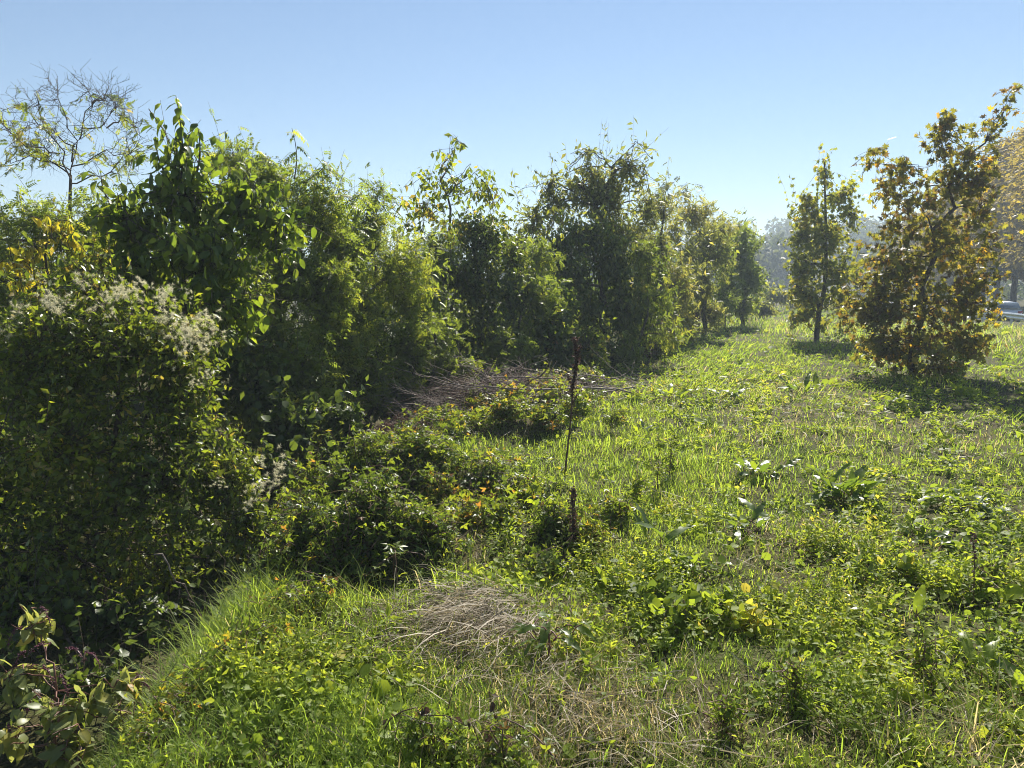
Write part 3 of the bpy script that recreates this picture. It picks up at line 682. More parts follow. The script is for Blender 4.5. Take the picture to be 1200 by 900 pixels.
az = rg.uniform(0, 2 * pi, (m, k)); rad = (sz * 1.6)[:, None] * rg.uniform(.1, 1.3, (m, k)); X_, Y_ = (x[q][:, None] + np.cos(az) * rad).ravel(), (y[q][:, None] + np.sin(az) * rad).ravel()
A = np.stack([np.cos(az), np.sin(az), rg.normal(.1, .35, (m, k))], -1).reshape(-1, 3)
a.add(ROUND, np.stack([X_, Y_, gz(X_, Y_) + (ht[:, None] * rg.uniform(.3, 1.1, (m, k))).ravel()], 1), A, np.array([0, 0, 1]) + .7 * rg.normal(size=(m * k, 3)), np.repeat(sz, k) * rg.uniform(.55, 1.25, m * k), np.clip(np.repeat(patch_hue[q], k) + .14 * rg.normal(size=m * k), 0, 1))
wo = a.build('weeds', M['weed']); wo['kind'] = 'stuff'; tag(wo, 'low broad leaved green weeds covering the near meadow', 'weeds')
# ================================================================== the hedge along the ditch
C = clump
# walnut-like sapling behind the creeper-covered bush
def leader(px0, py0, px1, py1, Y, bend=0.0, n=8):
    t = np.linspace(0, 1, n)[:, None]; A_, B_ = W(px0, py0, Y), W(px1, py1, Y); P = A_ + (B_ - A_) * t
    P[:, 0] += bend * np.sin(pi * t[:, 0]); return P

def shoot(rt, pts, leaves, mat, key, size, n, rg, rad=0.012, wood='bark', droop=.6, hue=(.45, .25), objects=True, name='shoot', out=.9):
    """a leafy shoot rising out of a crown"""
    a = Acc(); a.tube(pts, np.linspace(rad, rad * .3, len(pts)), 5); a.build(name, M[wood], rt, True)
    t = np.linspace(.12, 1, n); P = np.stack([np.interp(t, np.linspace(0, 1, len(pts)), pts[:, i]) for i in range(3)], 1)
    az = np.arange(n) * 2.4 + rg.uniform(0, 1, n); A = np.stack([np.cos(az) * out, np.sin(az) * out, rg.normal(-droop, .3, n)], 1)
    S = size * (1 - .35 * t) * rg.uniform(.75, 1.2, n); R = np.clip(rg.normal(hue[0], hue[1], n), 0, 1); B = np.array([0, 0, 1.0]) + .3 * rg.normal(size=(n, 3)) + .8 * A * np.array([1, 1, 0])
    if objects: leaf_objects(rt, 'leaf', leaf_variants(key, leaves, M[mat]), P, A, B, S, R)
    else:
        a = Acc(); a.add(leaves[0], P, A, B, S, R); a.build('leaf_spray', M[mat], rt)

# --- nearest: the bush smothered in clematis, standing over the ditch
cb = W(120, 700, 6.3); 
clem = plant('clematis_bush', 'big dark bush smothered in clematis with fluffy white seed heads, nearest on the left', 'bush', (cb[0], cb[1]),
      [C(40, 420, 6.2, 95, 75, 300), C(150, 400, 6.3, 90, 62, 300), C(70, 520, 6.0, 120, 90, 300), C(215, 465, 6.3, 62, 75, 230), C(190, 560, 6.0, 90, 80, 260), C(265, 560, 6.2, 55, 70, 190),
       C(60, 640, 5.9, 110, 70, 170), C(190, 650, 6.0, 90, 55, 150), C(292, 610, 6.1, 34, 50, 90), C(-80, 500, 6.3, 100, 130, 200), C(110, 340, 6.6, 60, 22, 60), C(225, 395, 6.6, 45, 35, 90)],
      [LEAF], 'clematis', .07, k=8, dens=1.05, twig=.34, up=.1, droop=.45, seed=3, nobj=280, hue=(.45, .26), r0=.05, wood='twig', twigr=.003, foliage='foliage', variants_key='clem', flat=.35)
# fluffy seed heads
def fluff_mesh(seed):
    rg = np.random.default_rng(seed); a = Acc(); n = 520; cc = rg.normal(size=(14, 3)) * .05
    i = rg.integers(0, 14, n); d = nrm(rg.normal(size=(n, 3)))
    a.add(T_([(0, .045, 0), (0, -.045, 0), (1, 0, .15)], [(0, 1, 2)]), cc[i], d, rg.normal(size=(n, 3)), .028 * rg.uniform(.6, 1.3, n), rg.uniform(0, 1, n)); return a.mesh('seed_head', M['fluff'])
fl = [fluff_mesh(k) for k in range(4)]
rg = np.random.default_rng(12)
spots = []
for px, py, n, sx, sy in [(60, 345, 10, 30, 12), (110, 352, 10, 30, 14), (150, 352, 9, 25, 12), (190, 350, 7, 15, 10), (225, 380, 10, 20, 18), (205, 365, 6, 15, 10), (240, 410, 6, 12, 14), (210, 400, 5, 15, 14),
                          (285, 585, 5, 12, 10), (265, 565, 3, 12, 10), (300, 560, 3, 10, 10), (15, 380, 3, 12, 10), (230, 445, 3, 12, 12), (320, 560, 2, 8, 8)]:
    for _ in range(max(2, int(n * .6))): spots.append((px + rg.normal() * sx * .7, py + rg.normal() * sy * 1.1))
base = np.array(clem['base_point'])
for i, (px, py) in enumerate(spots):
    p = W(px, py, 5.75 + rg.uniform(-.15, .5)); o = bpy.data.objects.new('seed_head', fl[i % 4]); COL.objects.link(o); o.parent = clem; o['kind'] = 'stuff'
    o.location = p - base; o.rotation_euler = rg.uniform(0, 6, 3); s = rg.uniform(.5, 1.3); o.scale = (s, s, s * .8)
# twiggy dark lower part
a = Acc(); n = 60; P0 = np.stack([rg.uniform(-4.2, -2.5, n), rg.uniform(4.6, 6.6, n), 0 * np.arange(n)], 1); P0[:, 2] = gz(P0[:, 0], P0[:, 1]); P2 = P0 + np.stack([rg.normal(0, .4, n), rg.normal(0, .35, n), rg.uniform(.3, .9, n)], 1)
a.twigs(P0, (P0 + P2) / 2 + rg.normal(size=(n, 3)) * .12, P2, .005, .002, .5); a.build('twigs_in_shade' if False else 'stem_thicket', M['twig'], clem, kind='stuff')

# --- walnut-like sapling with big drooping leaves
wb = W(215, 560, 8.2)
wal = plant('broadleaf_tree', 'young tree with large drooping glossy leaves and a tall leafy leader', 'tree', (wb[0], wb[1]),
      [C(215, 225, 8.2, 62, 45, 70), C(150, 255, 8.0, 50, 42, 62), C(280, 235, 8.3, 55, 45, 60), C(240, 300, 7.9, 85, 50, 95), C(165, 320, 8.0, 55, 40, 60), C(320, 270, 8.4, 40, 40, 40), C(260, 360, 8.0, 60, 40, 50), C(210, 185, 8.2, 26, 26, 14)],
      WAL, 'walnut', .145, dens=1.1, k=6, twig=.55, up=.25, droop=.75, seed=5, nobj=250, hue=(.5, .28), r0=.055, variants_key='walnut', flat=.7, foliage='foliage')
rg = np.random.default_rng(31)
shoot(wal, leader(212, 215, 206, 112, 8.1, .04), WAL, 'walnut', 'walnut', .19, 34, rg)
shoot(wal, leader(200, 215, 182, 160, 8.1, -.04), WAL, 'walnut', 'walnut', .17, 12, rg)
shoot(wal, leader(230, 205, 232, 150, 8.1, .03), WAL, 'walnut', 'walnut', .17, 12, rg)
shoot(wal, leader(130, 240, 118, 200, 8.0, -.03), WAL, 'walnut', 'walnut', .13, 7, rg)

# --- bare tree far left
bb = W(85, 420, 14)
bt = root('bare_tree', (bb[0], bb[1], gz1(bb[0], bb[1])), 'nearly leafless tree with dark crooked branches against the sky at far left', 'tree')
rg = np.random.default_rng(8)
a = Acc(); tr = np.array([[bb[0], bb[1], gz1(bb[0], bb[1]) - .1], W(84, 320, 14), W(82, 240, 14), W(83, 205, 14)]); a.tube(tr, [.08, .05, .032, .024], 7); a.build('trunk', M['bark'], bt, True)
tw = Acc(); lf = ([], [], [], [])
for pts in ([(83, 210), (70, 180), (45, 145), (20, 120), (3, 130)], [(83, 210), (88, 170), (72, 130), (66, 92)], [(84, 190), (95, 150), (108, 125), (97, 100)], [(95, 150), (125, 150), (138, 118), (128, 115)], [(83, 205), (50, 190), (15, 160), (0, 140)],
            [(83, 200), (40, 185), (5, 188)], [(84, 195), (120, 180), (150, 180), (165, 192)], [(88, 172), (60, 150), (40, 118), (48, 105)], [(108, 125), (118, 112), (140, 120)], [(84, 215), (130, 205), (162, 170)], [(70, 180), (30, 170), (8, 150)], [(125, 150), (150, 140), (160, 150)]):
    P = np.array([W(px, py, 14 + rg.normal() * .5) for px, py in pts]); tt = np.linspace(0, 1, len(P)); q = np.linspace(0, 1, 9)
    pl = np.stack([np.interp(q, tt, P[:, i]) for i in range(3)], 1); pl[1:-1] += rg.normal(size=(7, 3)) * .05
    a = Acc(); a.tube(pl, np.linspace(.014, .004, 9), 5)
    n = 22; t = rg.uniform(.2, 1, n); P0 = np.stack([np.interp(t, q, pl[:, i]) for i in range(3)], 1); dd = nrm(rg.normal(size=(n, 3)) + np.array([0, 0, .5])); P2 = P0 + dd * rg.uniform(.15, .5, n)[:, None]; Pm = (P0 + P2) / 2 + rg.normal(size=(n, 3)) * .07
    a.twigs(P0, Pm, P2, .006, .003, .5); d3 = nrm(dd[:, None] + .8 * rg.normal(size=(n, 3, 3))); E0 = (Pm[:, None] * np.array([.9, .5, .1])[None, :, None] + P2[:, None] * np.array([.1, .5, .9])[None, :, None]).reshape(-1, 3); E2 = E0 + (d3 * rg.uniform(.1, .3, (n, 3, 1))).reshape(-1, 3); a.twigs(E0, (E0 + E2) / 2 + rg.normal(size=E0.shape) * .02, E2, .003, .002, .5); a.build('branch', M['bark'], bt)
    m = 44; ii = rg.integers(0, n, m); u = rg.uniform(.3, 1, m)[:, None]; lf[0].append(P0[ii] * (1 - u) + P2[ii] * u); lf[1].append(rg.normal(size=(m, 3)) + np.array([0, 0, -.5])); lf[2].append(rg.normal(size=(m, 3)))
a = Acc(); P = np.concatenate(lf[0]); zlim = W(80, 150, 14)[2]; q = (P[:, 2] < zlim + .4 * rg.normal(size=len(P))); P = P[q]; a.add(AIL[0], P, np.concatenate(lf[1])[q], np.concatenate(lf[2])[q], .22 * rg.uniform(.5, 1, len(P)), rg.uniform(.4, 1, len(P))); a.build('crown', M['clematis'], bt)

# --- feathery shrubs and trees of the hedge, near to far
def hedge(name, label, cat, px, Y, clumps, leaf, mat, size, **kw):
    b = W(px, 450, Y); return plant(name, label, cat, (b[0], b[1]), clumps, leaf, mat, size, **kw)
hedge('feathery_shrub', 'feathery yellow green shrub below the bare tree at far left', 'shrub', 60, 10.5,
      [C(40, 265, 10.5, 80, 45, 110), C(110, 270, 10.8, 60, 45, 80), C(20, 330, 10, 80, 45, 90), C(120, 330, 10, 60, 40, 70), C(-50, 280, 10.5, 70, 60, 60)], PIN, 'locust', .16, dens=1.15, k=6, twig=.45, droop=.3, seed=11, hue=(.4, .25))
ye = hedge('yellow_leaved_shrub', 'shrub with clusters of bright yellow leaves just above the clematis at far left', 'shrub', 40, 8.6,
      [C(42, 290, 8.4, 18, 14, 9), C(18, 305, 8.3, 16, 10, 8), C(60, 262, 8.6, 14, 10, 6), C(85, 275, 8.6, 10, 8, 4), C(40, 330, 8.6, 40, 25, 12), C(100, 345, 8.2, 20, 14, 5)], [WAL[1], LEAF], 'yellow', .11, k=7, twig=.3, droop=.9, seed=12, nobj=120, hue=(.7, .3), r0=.025, variants_key='yel', foliage='foliage', clump_hue=.02)
loc = hedge('feathery_tree', 'dense feathery tree with small yellow green leaflets behind the broadleaf sapling', 'tree', 330, 11,
      [C(310, 215, 11.5, 60, 40, 90), C(370, 250, 11.3, 50, 45, 100), C(335, 320, 11, 70, 60, 130), C(300, 400, 10.5, 60, 60, 100), C(385, 340, 10.8, 55, 60, 120), C(350, 430, 10.3, 60, 60, 110), C(300, 480, 10, 50, 45, 70), C(275, 185, 12, 40, 26, 40)],
      PIN, 'locust', .17, dens=1.15, k=6, twig=.5, droop=.25, seed=13, hue=(.5, .26), r0=.06)
rg = np.random.default_rng(41)
for q in (leader(345, 210, 342, 150, 11.2, .05), leader(355, 215, 385, 190, 11.2, .03), leader(320, 205, 300, 175, 11.4, .03), leader(400, 240, 425, 225, 11.2, .03)):
    shoot(loc, q, AIL, 'locust', 'ail', .36, 9, rg, .011, droop=.15, hue=(.6, .2), out=1.0)
hedge('feathery_tree', 'bushy feathery shrub filling the hedge behind the brown wilted heap', 'tree', 440, 12.5,
      [C(430, 270, 12.6, 48, 40, 80), C(470, 320, 12.4, 50, 55, 120), C(420, 360, 12.0, 55, 60, 130), C(480, 400, 12.2, 40, 45, 80), C(420, 440, 11.6, 55, 50, 110), C(370, 480, 11, 50, 40, 80), C(470, 455, 12, 40, 35, 60), C(440, 230, 13, 26, 18, 16)],
      PIN, 'locust', .16, dens=1.15, k=6, twig=.45, droop=.25, seed=14, hue=(.55, .26), r0=.05)
hedge('ash_tree', 'slender tree with sparse drooping leaves standing out against the sky', 'tree', 535, 16.5,
      [C(533, 175, 16.5, 16, 20, 9), C(535, 215, 16.5, 52, 32, 44), C(500, 240, 16.5, 36, 26, 28), C(575, 222, 16.5, 24, 28, 22), C(500, 205, 16.5, 16, 16, 9), C(545, 262, 16.5, 50, 30, 40), C(468, 235, 16.5, 18, 12, 7), C(475, 262, 16.5, 22, 16, 10), C(528, 158, 16.5, 8, 6, 3)],
      [LEAF], 'clematis', .17, dens=.75, k=6, twig=.6, up=.5, droop=.8, seed=15, hue=(.65, .25), r0=.04, wood='bark', flat=.3)
hedge('ivy_covered_tree', 'dark column of creeper swallowing a tree under the slender sparse tree', 'tree', 565, 15.5,
      [C(562, 275, 15.5, 40, 36, 190), C(600, 300, 15.8, 24, 34, 70), C(522, 320, 15.2, 24, 40, 80), C(555, 330, 15.3, 48, 50, 300), C(575, 385, 15.2, 60, 45, 240), C(530, 400, 15, 40, 40, 130), C(600, 345, 15.5, 34, 40, 120), C(545, 440, 15, 60, 30, 110)],
      [LEAF], 'ivy', .12, k=7, twig=.5, wisps=.35, droop=.6, seed=16, hue=(.42, .26), r0=.09, up=0)
hedge('vine_mound', 'sloping mound of creeper in front of the vine draped tree', 'vine', 645, 16.2,
      [C(635, 375, 16.2, 45, 42, 190), C(600, 410, 15.8, 50, 32, 130), C(670, 410, 16, 40, 34, 150), C(655, 350, 16.6, 36, 20, 70), C(640, 435, 15.5, 70, 20, 80)],
      [ROUND, LEAF], 'bramble', .12, k=7, twig=.32, droop=.5, seed=17, hue=(.4, .26), r0=.05, up=.1)
hedge('leafy_shrub', 'small bright green shrub at the end of the vine mound beside the meadow', 'shrub', 695, 15.8,
      [C(690, 392, 15.8, 26, 18, 50), C(700, 415, 15.7, 24, 26, 60), C(685, 435, 15.6, 22, 16, 30)], [LEAF], 'clematis', .12, k=7, twig=.3, droop=.4, seed=18, hue=(.7, .2), r0=.03)
hedge('vine_draped_tree', 'tree draped in hanging vines like a dark curtain, middle of the hedge', 'tree', 705, 19,
      [C(690, 280, 18.8, 40, 32, 180), C(670, 330, 18.6, 38, 50, 190), C(720, 310, 18.7, 36, 40, 170), C(730, 370, 18.6, 34, 50, 170), C(690, 380, 18.7, 34, 45, 120), C(655, 290, 19, 20, 20, 40), C(765, 320, 19.5, 26, 26, 60)],
      [LEAF], 'ivy', .15, k=7, twig=.6, wisps=.35, droop=.8, seed=19, hue=(.6, .26), r0=.1, up=-.2)
hedge('willow_tree', 'tall willow with wispy topmost shoots, the highest tree of the middle hedge', 'tree', 712, 20.5,
      [C(712, 225, 20.5, 38, 40, 150), C(735, 190, 20.5, 26, 26, 34), C(690, 195, 20.5, 20, 22, 26), C(655, 235, 20.5, 36, 32, 60), C(628, 255, 20.5, 30, 28, 45), C(720, 270, 20.5, 40, 34, 110), C(680, 215, 20.5, 40, 30, 60), C(645, 212, 20.5, 24, 18, 20), C(760, 235, 20.8, 24, 30, 40), C(690, 175, 20.5, 12, 10, 8), C(745, 168, 20.5, 10, 8, 5), C(755, 195, 20.5, 14, 10, 6), C(610, 285, 20, 26, 30, 40)],
      [SLIM, SLIM, LEAF], 'willow', .2, dens=1.1, k=9, twig=.85, up=.9, droop=.25, seed=20, hue=(.3, .25), r0=.1)
hedge('willow_tree', 'thin feathery willow just right of the tallest one', 'tree', 775, 24,
      [C(770, 240, 24, 26, 28, 50), C(768, 290, 24, 36, 34, 90), C(790, 330, 24, 36, 36, 120), C(765, 375, 23, 36, 36, 120), C(740, 400, 22, 26, 24, 50), C(782, 215, 24, 10, 9, 6), C(800, 380, 24, 26, 26, 60)],
      [SLIM, PIN[0]], 'willow', .26, k=7, twig=.7, up=.6, droop=.25, seed=23, hue=(.5, .25), r0=.08)
hedge('willow_tree', 'pale willow with arching wisps two trees right of the tallest', 'tree', 822, 29,
      [C(815, 245, 29, 32, 26, 60), C(830, 290, 29, 34, 34, 110), C(815, 335, 29, 32, 36, 110), C(835, 365, 29, 22, 20, 50), C(845, 265, 30, 26, 20, 40), C(800, 225, 29, 12, 8, 6)],
      [SLIM, PIN[0]], 'willow', .30, k=7, twig=.8, up=.5, droop=.3, seed=24, hue=(.55, .22), r0=.1)
hedge('rounded_tree', 'rounded yellow green tree closing the far end of the hedge', 'tree', 868, 36,
      [C(865, 295, 36, 32, 28, 110), C(880, 325, 36, 22, 26, 80), C(850, 335, 35, 24, 30, 80), C(868, 358, 36, 26, 16, 60), C(870, 275, 37, 22, 10, 26)],
      [PIN[0], LEAF], 'locust', .36, k=6, twig=.8, droop=.3, seed=25, hue=(.5, .25), r0=.12)

# the dense lower mass that joins the trees of the hedge
for i, (px, Y, cl, lf_, mt, sz, h, lab) in enumerate([
    (505, 14.5, [C(500, 340, 13.6, 42, 52, 120), C(512, 290, 14.5, 30, 36, 70), C(490, 410, 13.2, 44, 40, 90)], [LEAF, PIN[0]], 'locust', .14, .35, 'leafy shrub filling the gap left of the ivy column'),
    (615, 18, [C(610, 320, 18, 34, 40, 90), C(635, 300, 18.5, 30, 34, 80), C(600, 290, 19, 26, 26, 50)], [LEAF], 'ivy', .13, .45, 'leafy shrub filling the gap right of the ivy column'),
    (765, 21, [C(755, 350, 20.5, 26, 40, 90), C(775, 395, 20.5, 26, 24, 60), C(745, 280, 21, 22, 40, 70)], [LEAF, SLIM], 'willow', .18, .5, 'pale leafy shrub between the vine draped tree and the thin willow'),
    (800, 26, [C(800, 350, 26, 24, 30, 70), C(812, 300, 27, 20, 40, 60), C(790, 270, 27, 18, 26, 40)], [LEAF, SLIM], 'willow', .2, .6, 'pale leafy shrub between the two willows'),
    (600, 15, [C(628, 345, 15.6, 36, 34, 70), C(600, 402, 14.6, 50, 26, 70), C(632, 298, 16.5, 34, 30, 60)], [PIN[0], PIN[2]], 'locust', .17, .45, 'feathery shrub leaning over the right side of the ivy column'),
    (470, 13, [C(482, 340, 13, 32, 34, 50), C(505, 392, 12.8, 46, 30, 70), C(535, 425, 12.6, 46, 18, 50)], [PIN[0], PIN[2]], 'locust', .16, .45, 'feathery shrub arching in front of the left side of the ivy column'),
    (745, 18, [C(755, 300, 18.8, 30, 30, 50), C(768, 350, 18.6, 42, 32, 70), C(785, 390, 18.6, 40, 20, 50), C(740, 410, 17.6, 30, 16, 40)], [PIN[0], SLIM], 'locust', .19, .5, 'feathery yellow green shrub at the right side of the vine draped tree'),
    (848, 33, [C(848, 350, 32, 22, 24, 60), C(850, 305, 33, 18, 30, 50)], [LEAF, PIN[0]], 'locust', .24, .5, 'yellow green shrub left of the rounded tree'),
    (400, 11.8, [C(395, 285, 11.8, 36, 44, 80), C(400, 400, 11.2, 40, 50, 90)], PIN, 'locust', .2, .65, 'feathery shrub joining the two feathery trees'),
    (150, 9, [C(140, 290, 9.2, 50, 40, 60), C(100, 320, 9, 50, 30, 50), C(250, 330, 8.8, 50, 36, 60), C(290, 350, 9, 40, 40, 60)], [LEAF, WAL[0]], 'clematis', .11, .5, 'leafy shrub between the clematis and the broadleaf sapling')]):
    hedge('hedge_shrub', lab, 'shrub', px, Y, cl, lf_, mt, sz, k=6, twig=.5, up=.4, seed=90 + i, hue=(h, .25), r0=.04, group='shrubs filling the hedge')
# small bushes at the far end of the meadow and the second row behind
for i, (px, py, Y, rx, ry, n, lab) in enumerate([(905, 345, 55, 18, 12, 60, 'small pale bush at the far end of the meadow, left of the sapling'), (930, 352, 62, 20, 9, 60, 'low hazy bush at the far end behind the sapling trunk'),
        (890, 358, 44, 14, 9, 50, 'low green bush at the foot of the rounded tree'), (985, 358, 58, 30, 9, 60, 'low bush in front of the guard rail between sapling and maple'), (1165, 392, 33, 30, 7, 60, 'patch of tall weeds on the verge below the silver car')]):
    hedge('far_bush', lab, 'bush', px, Y, [C(px, py, Y, rx, ry, n), C(px + rx * .7, py + 5, Y, rx * .7, ry * .7, n // 2)], [LEAF], 'willow', .32 if Y > 40 else .2, k=7, twig=.6, seed=40 + i, hue=(.5, .2), r0=.03, group='bushes at the far end of the meadow')
BACK = [(-60, 330, 13, 90, 60), (60, 340, 13.5, 80, 60), (180, 320, 14, 80, 70), (270, 300, 15, 80, 70), (420, 340, 16, 70, 60), (500, 350, 19, 60, 50), (610, 350, 21, 50, 50), (680, 330, 24, 50, 50), (750, 330, 29, 40, 40), (800, 320, 35, 34, 34)]  # second hedge row, added so no light leaks through from behind
BLAB = ['at the left edge behind the clematis', 'below the bare tree', 'behind the broadleaf sapling', 'behind the feathery tree', 'behind the bushy feathery shrub', 'left of the ivy column', 'behind the vine mound', 'behind the vine draped tree', 'behind the thin willow', 'behind the pale willow']
for i, (px, py, Y, rx, ry) in enumerate(BACK):
    hedge('hedge_shrub', 'dark shrub added in a back row of the hedge ' + BLAB[i], 'shrub', px, Y, [C(px, py, Y, rx, ry, 130), C(px - rx * .3, py + ry, Y, rx, ry, 110), C(px + rx * .4, py + ry * .8, Y - .4, rx * .8, ry, 90)],
          [LEAF, ROUND], 'ivy', .17 * (Y / 14) ** .5, k=6, twig=.5, seed=60 + i, hue=(.4, .25), r0=.06, group='shrubs in the back row of the hedge')

# ================================================================== the two young trees on the meadow
mb = gp(1070, 442)
mp = plant('maple_tree', 'big bushy maple turning brown and gold, leafy down to the grass', 'tree', (mb[0], mb[1]),
      [C(1105, 160, 16.6, 24, 32, 34), C(1120, 200, 16.6, 40, 34, 60), C(1075, 235, 16.6, 44, 36, 74), C(1110, 280, 16.6, 62, 44, 150), C(1050, 300, 16.4, 50, 44, 120), C(1080, 350, 16.5, 80, 42, 190), C(1022, 355, 16.3, 42, 36, 90), C(1130, 345, 16.6, 40, 36, 90),
       C(1065, 400, 16.3, 72, 34, 150), C(1120, 400, 16.4, 50, 28, 80), C(1035, 400, 16.2, 34, 24, 40), C(1025, 190, 16.6, 20, 14, 9), C(1040, 215, 16.6, 26, 18, 16), C(1160, 185, 16.8, 20, 22, 14), C(1165, 150, 16.8, 22, 18, 12), C(1188, 103, 16.9, 10, 9, 7), C(1107, 142, 16.6, 14, 16, 12), C(1135, 178, 16.6, 26, 20, 22), C(1062, 200, 16.6, 24, 20, 18), C(1178, 128, 16.8, 8, 10, 4), C(1145, 210, 16.6, 30, 20, 24), C(1022, 178, 16.6, 8, 10, 6), C(1150, 240, 16.7, 26, 30, 26), C(1160, 290, 16.6, 20, 24, 12), C(1090, 432, 16.2, 50, 12, 40)],
      MAP, 'maple', .155, dens=.85, k=6, twig=.5, up=.45, droop=.55, seed=28, nobj=300, hue=(.4, .28), r0=.07, variants_key='maple', foliage='foliage', flat=.35)
sb = gp(957, 402)
plant('maple_sapling', 'slim green young tree with a bare leaning trunk left of the maple', 'tree', (sb[0], sb[1]),
      [C(966, 200, 27, 12, 18, 12), C(988, 225, 27, 26, 26, 34), C(948, 240, 27, 26, 26, 40), C(968, 275, 27, 44, 28, 84), C(942, 308, 27, 30, 24, 50), C(984, 315, 27, 34, 30, 70), C(955, 345, 27, 32, 22, 46), C(938, 275, 27, 18, 18, 20), C(935, 335, 27, 14, 22, 22), C(945, 365, 27, 16, 12, 18), C(965, 378, 27, 12, 8, 8), C(930, 372, 27, 8, 8, 6), C(985, 350, 27, 16, 14, 14), C(1000, 250, 27, 14, 14, 12)],
      MAP, 'maple_green', .18, dens=1.7, wisps=.35, k=6, twig=.7, up=.5, droop=.5, seed=29, hue=(.45, .25), r0=.11, trunk_pts=np.array([[sb[0], sb[1], gz1(*sb) - .1], W(957, 392, 27), W(960, 365, 27), W(966, 340, 27), W(968, 310, 27), W(968, 270, 27), W(967, 230, 27), W(966, 190, 27)]))
# ================================================================== brambles, docks and other plants of the near meadow
def mound(label, px, py, clumps, seed, hue=(.45, .25), size=.075, nobj=0, leaf=None, mat='bramble', name='bramble_bush', canes=8, **kw):
    b = gp(px, py); kw.setdefault('twig', .22)
    rt = plant(name, label, 'bramble', (b[0], b[1]), clumps, leaf or [TRI], mat, size, k=5, droop=.15, up=.35, seed=seed, hue=hue, r0=.012, wood='cane', nobj=nobj, foliage='foliage' if nobj else 'crown', variants_key='bram', zmin=.03, twigr=.003, flat=.8, **kw)
    rg = np.random.default_rng(seed + 500)
    for i in range(canes):
        c = clumps[rg.integers(len(clumps))]; p0 = c['c'] + c['r'] * rg.normal(size=3) * .8; p0[2] = gz1(p0[0], p0[1]); az = rg.uniform(0, 2 * pi); L = rg.uniform(.5, 1.1) * max(.5, c['r'][0] * 2)
        t = np.linspace(0, 1, 10); P = np.stack([p0[0] + np.cos(az) * L * t, p0[1] + np.sin(az) * L * t, p0[2] + 0 * t], 1); P[:, 2] = gz(P[:, 0], P[:, 1]) + np.sin(pi * t ** .8) * rg.uniform(.8, 1.3) * (c['c'][2] + c['r'][2] - p0[2])
        a = Acc(); a.tube(P, np.linspace(.005, .0022, 10), 5); a.build('cane', M['cane'], rt)
        n = 14; tt = rg.uniform(.1, 1, n); Q = np.stack([np.interp(tt, t, P[:, j]) for j in range(3)], 1)
        leaf_objects(rt, 'leaf', leaf_variants('bram', [TRI], M['bramble']), Q, np.stack([rg.normal(size=n), rg.normal(size=n), rg.uniform(.0, .5, n)], 1), np.array([0, 0, 1.0]) + .4 * rg.normal(size=(n, 3)), size * rg.uniform(.8, 1.4, n), np.clip(rg.normal(hue[0] + .15, .25, n), 0, 1))
    return rt
mound('low bramble mound just behind the grassy bank, above the darkest hollow', 430, 705, [C(350, 650, 5.3, 42, 32, 110), C(430, 645, 5.2, 60, 34, 200), C(505, 650, 5.2, 48, 32, 140), C(410, 690, 5.0, 55, 24, 110), C(320, 690, 5.0, 30, 30, 50)], 101, nobj=130, hue=(.36, .25))
mound('long bramble mound with yellowing leaves in front of the brown wilted heap', 490, 612, [C(420, 580, 6.9, 50, 28, 120), C(495, 562, 7.0, 60, 26, 170), C(570, 588, 6.8, 50, 22, 110), C(385, 600, 6.7, 34, 24, 60), C(460, 605, 6.5, 60, 20, 100)], 102, hue=(.42, .26), nobj=60)
mound('bramble patch with bright leaf tips around the short dark dock stalk', 625, 690, [C(585, 640, 5.9, 40, 24, 100), C(650, 655, 5.6, 40, 20, 90), C(545, 635, 6.0, 30, 16, 50), C(640, 690, 5.0, 40, 16, 70), C(720, 640, 6.0, 35, 16, 60)], 103, hue=(.42, .26), nobj=60)
mound('rounded bramble mound at the right end of the brush pile', 620, 515, [C(592, 482, 9.9, 30, 26, 100), C(640, 494, 9.7, 34, 18, 90), C(672, 476, 10.2, 26, 22, 60), C(555, 500, 9.8, 30, 14, 50), C(690, 440, 13.2, 30, 14, 60), C(640, 446, 12.6, 34, 12, 60), C(600, 462, 10.8, 24, 14, 40), C(560, 478, 11.2, 26, 10, 30), C(640, 452, 12.0, 30, 12, 40), C(690, 462, 11.6, 26, 10, 30), C(520, 490, 10.6, 20, 8, 20), C(530, 512, 9.4, 30, 12, 40), C(720, 486, 9.9, 24, 10, 30)], 104, hue=(.6, .25), size=.09)
mound('creeping tangle of bramble and bindweed running over the left end of the brush pile', 520, 520, [C(500, 492, 10.4, 34, 12, 70), C(540, 500, 10.2, 34, 12, 60), C(470, 512, 9.6, 30, 12, 50), C(600, 472, 11.0, 30, 12, 50), C(640, 462, 11.4, 26, 12, 40), C(680, 470, 11.2, 30, 10, 40), C(560, 470, 11.6, 20, 8, 24)], 108, hue=(.55, .28), size=.085, canes=12)
mound('low tangle of green and brown bramble stems between the two bigger mounds', 560, 570, [C(520, 540, 8.2, 40, 12, 60), C(580, 545, 8.0, 40, 12, 60), C(470, 545, 8.4, 40, 12, 60), C(610, 600, 6.6, 34, 12, 50), C(560, 640, 5.7, 36, 14, 60), C(520, 600, 6.5, 40, 14, 60), C(690, 650, 5.5, 40, 12, 50)], 109, hue=(.55, .3), canes=14)
mound('sparse bramble with withered red leaves at the bottom edge of the picture', 520, 898, [C(505, 885, 2.95, 55, 14, 40), C(590, 892, 2.9, 45, 12, 26)], 105, size=.05, canes=3, twig=.1, hue=(.4, .3))
mound('bramble at the foot of the clematis bush above the ditch', 335, 640, [C(345, 600, 6.7, 30, 40, 110), C(365, 560, 7.4, 30, 26, 80), C(330, 650, 6.1, 22, 28, 60)], 106, nobj=40)
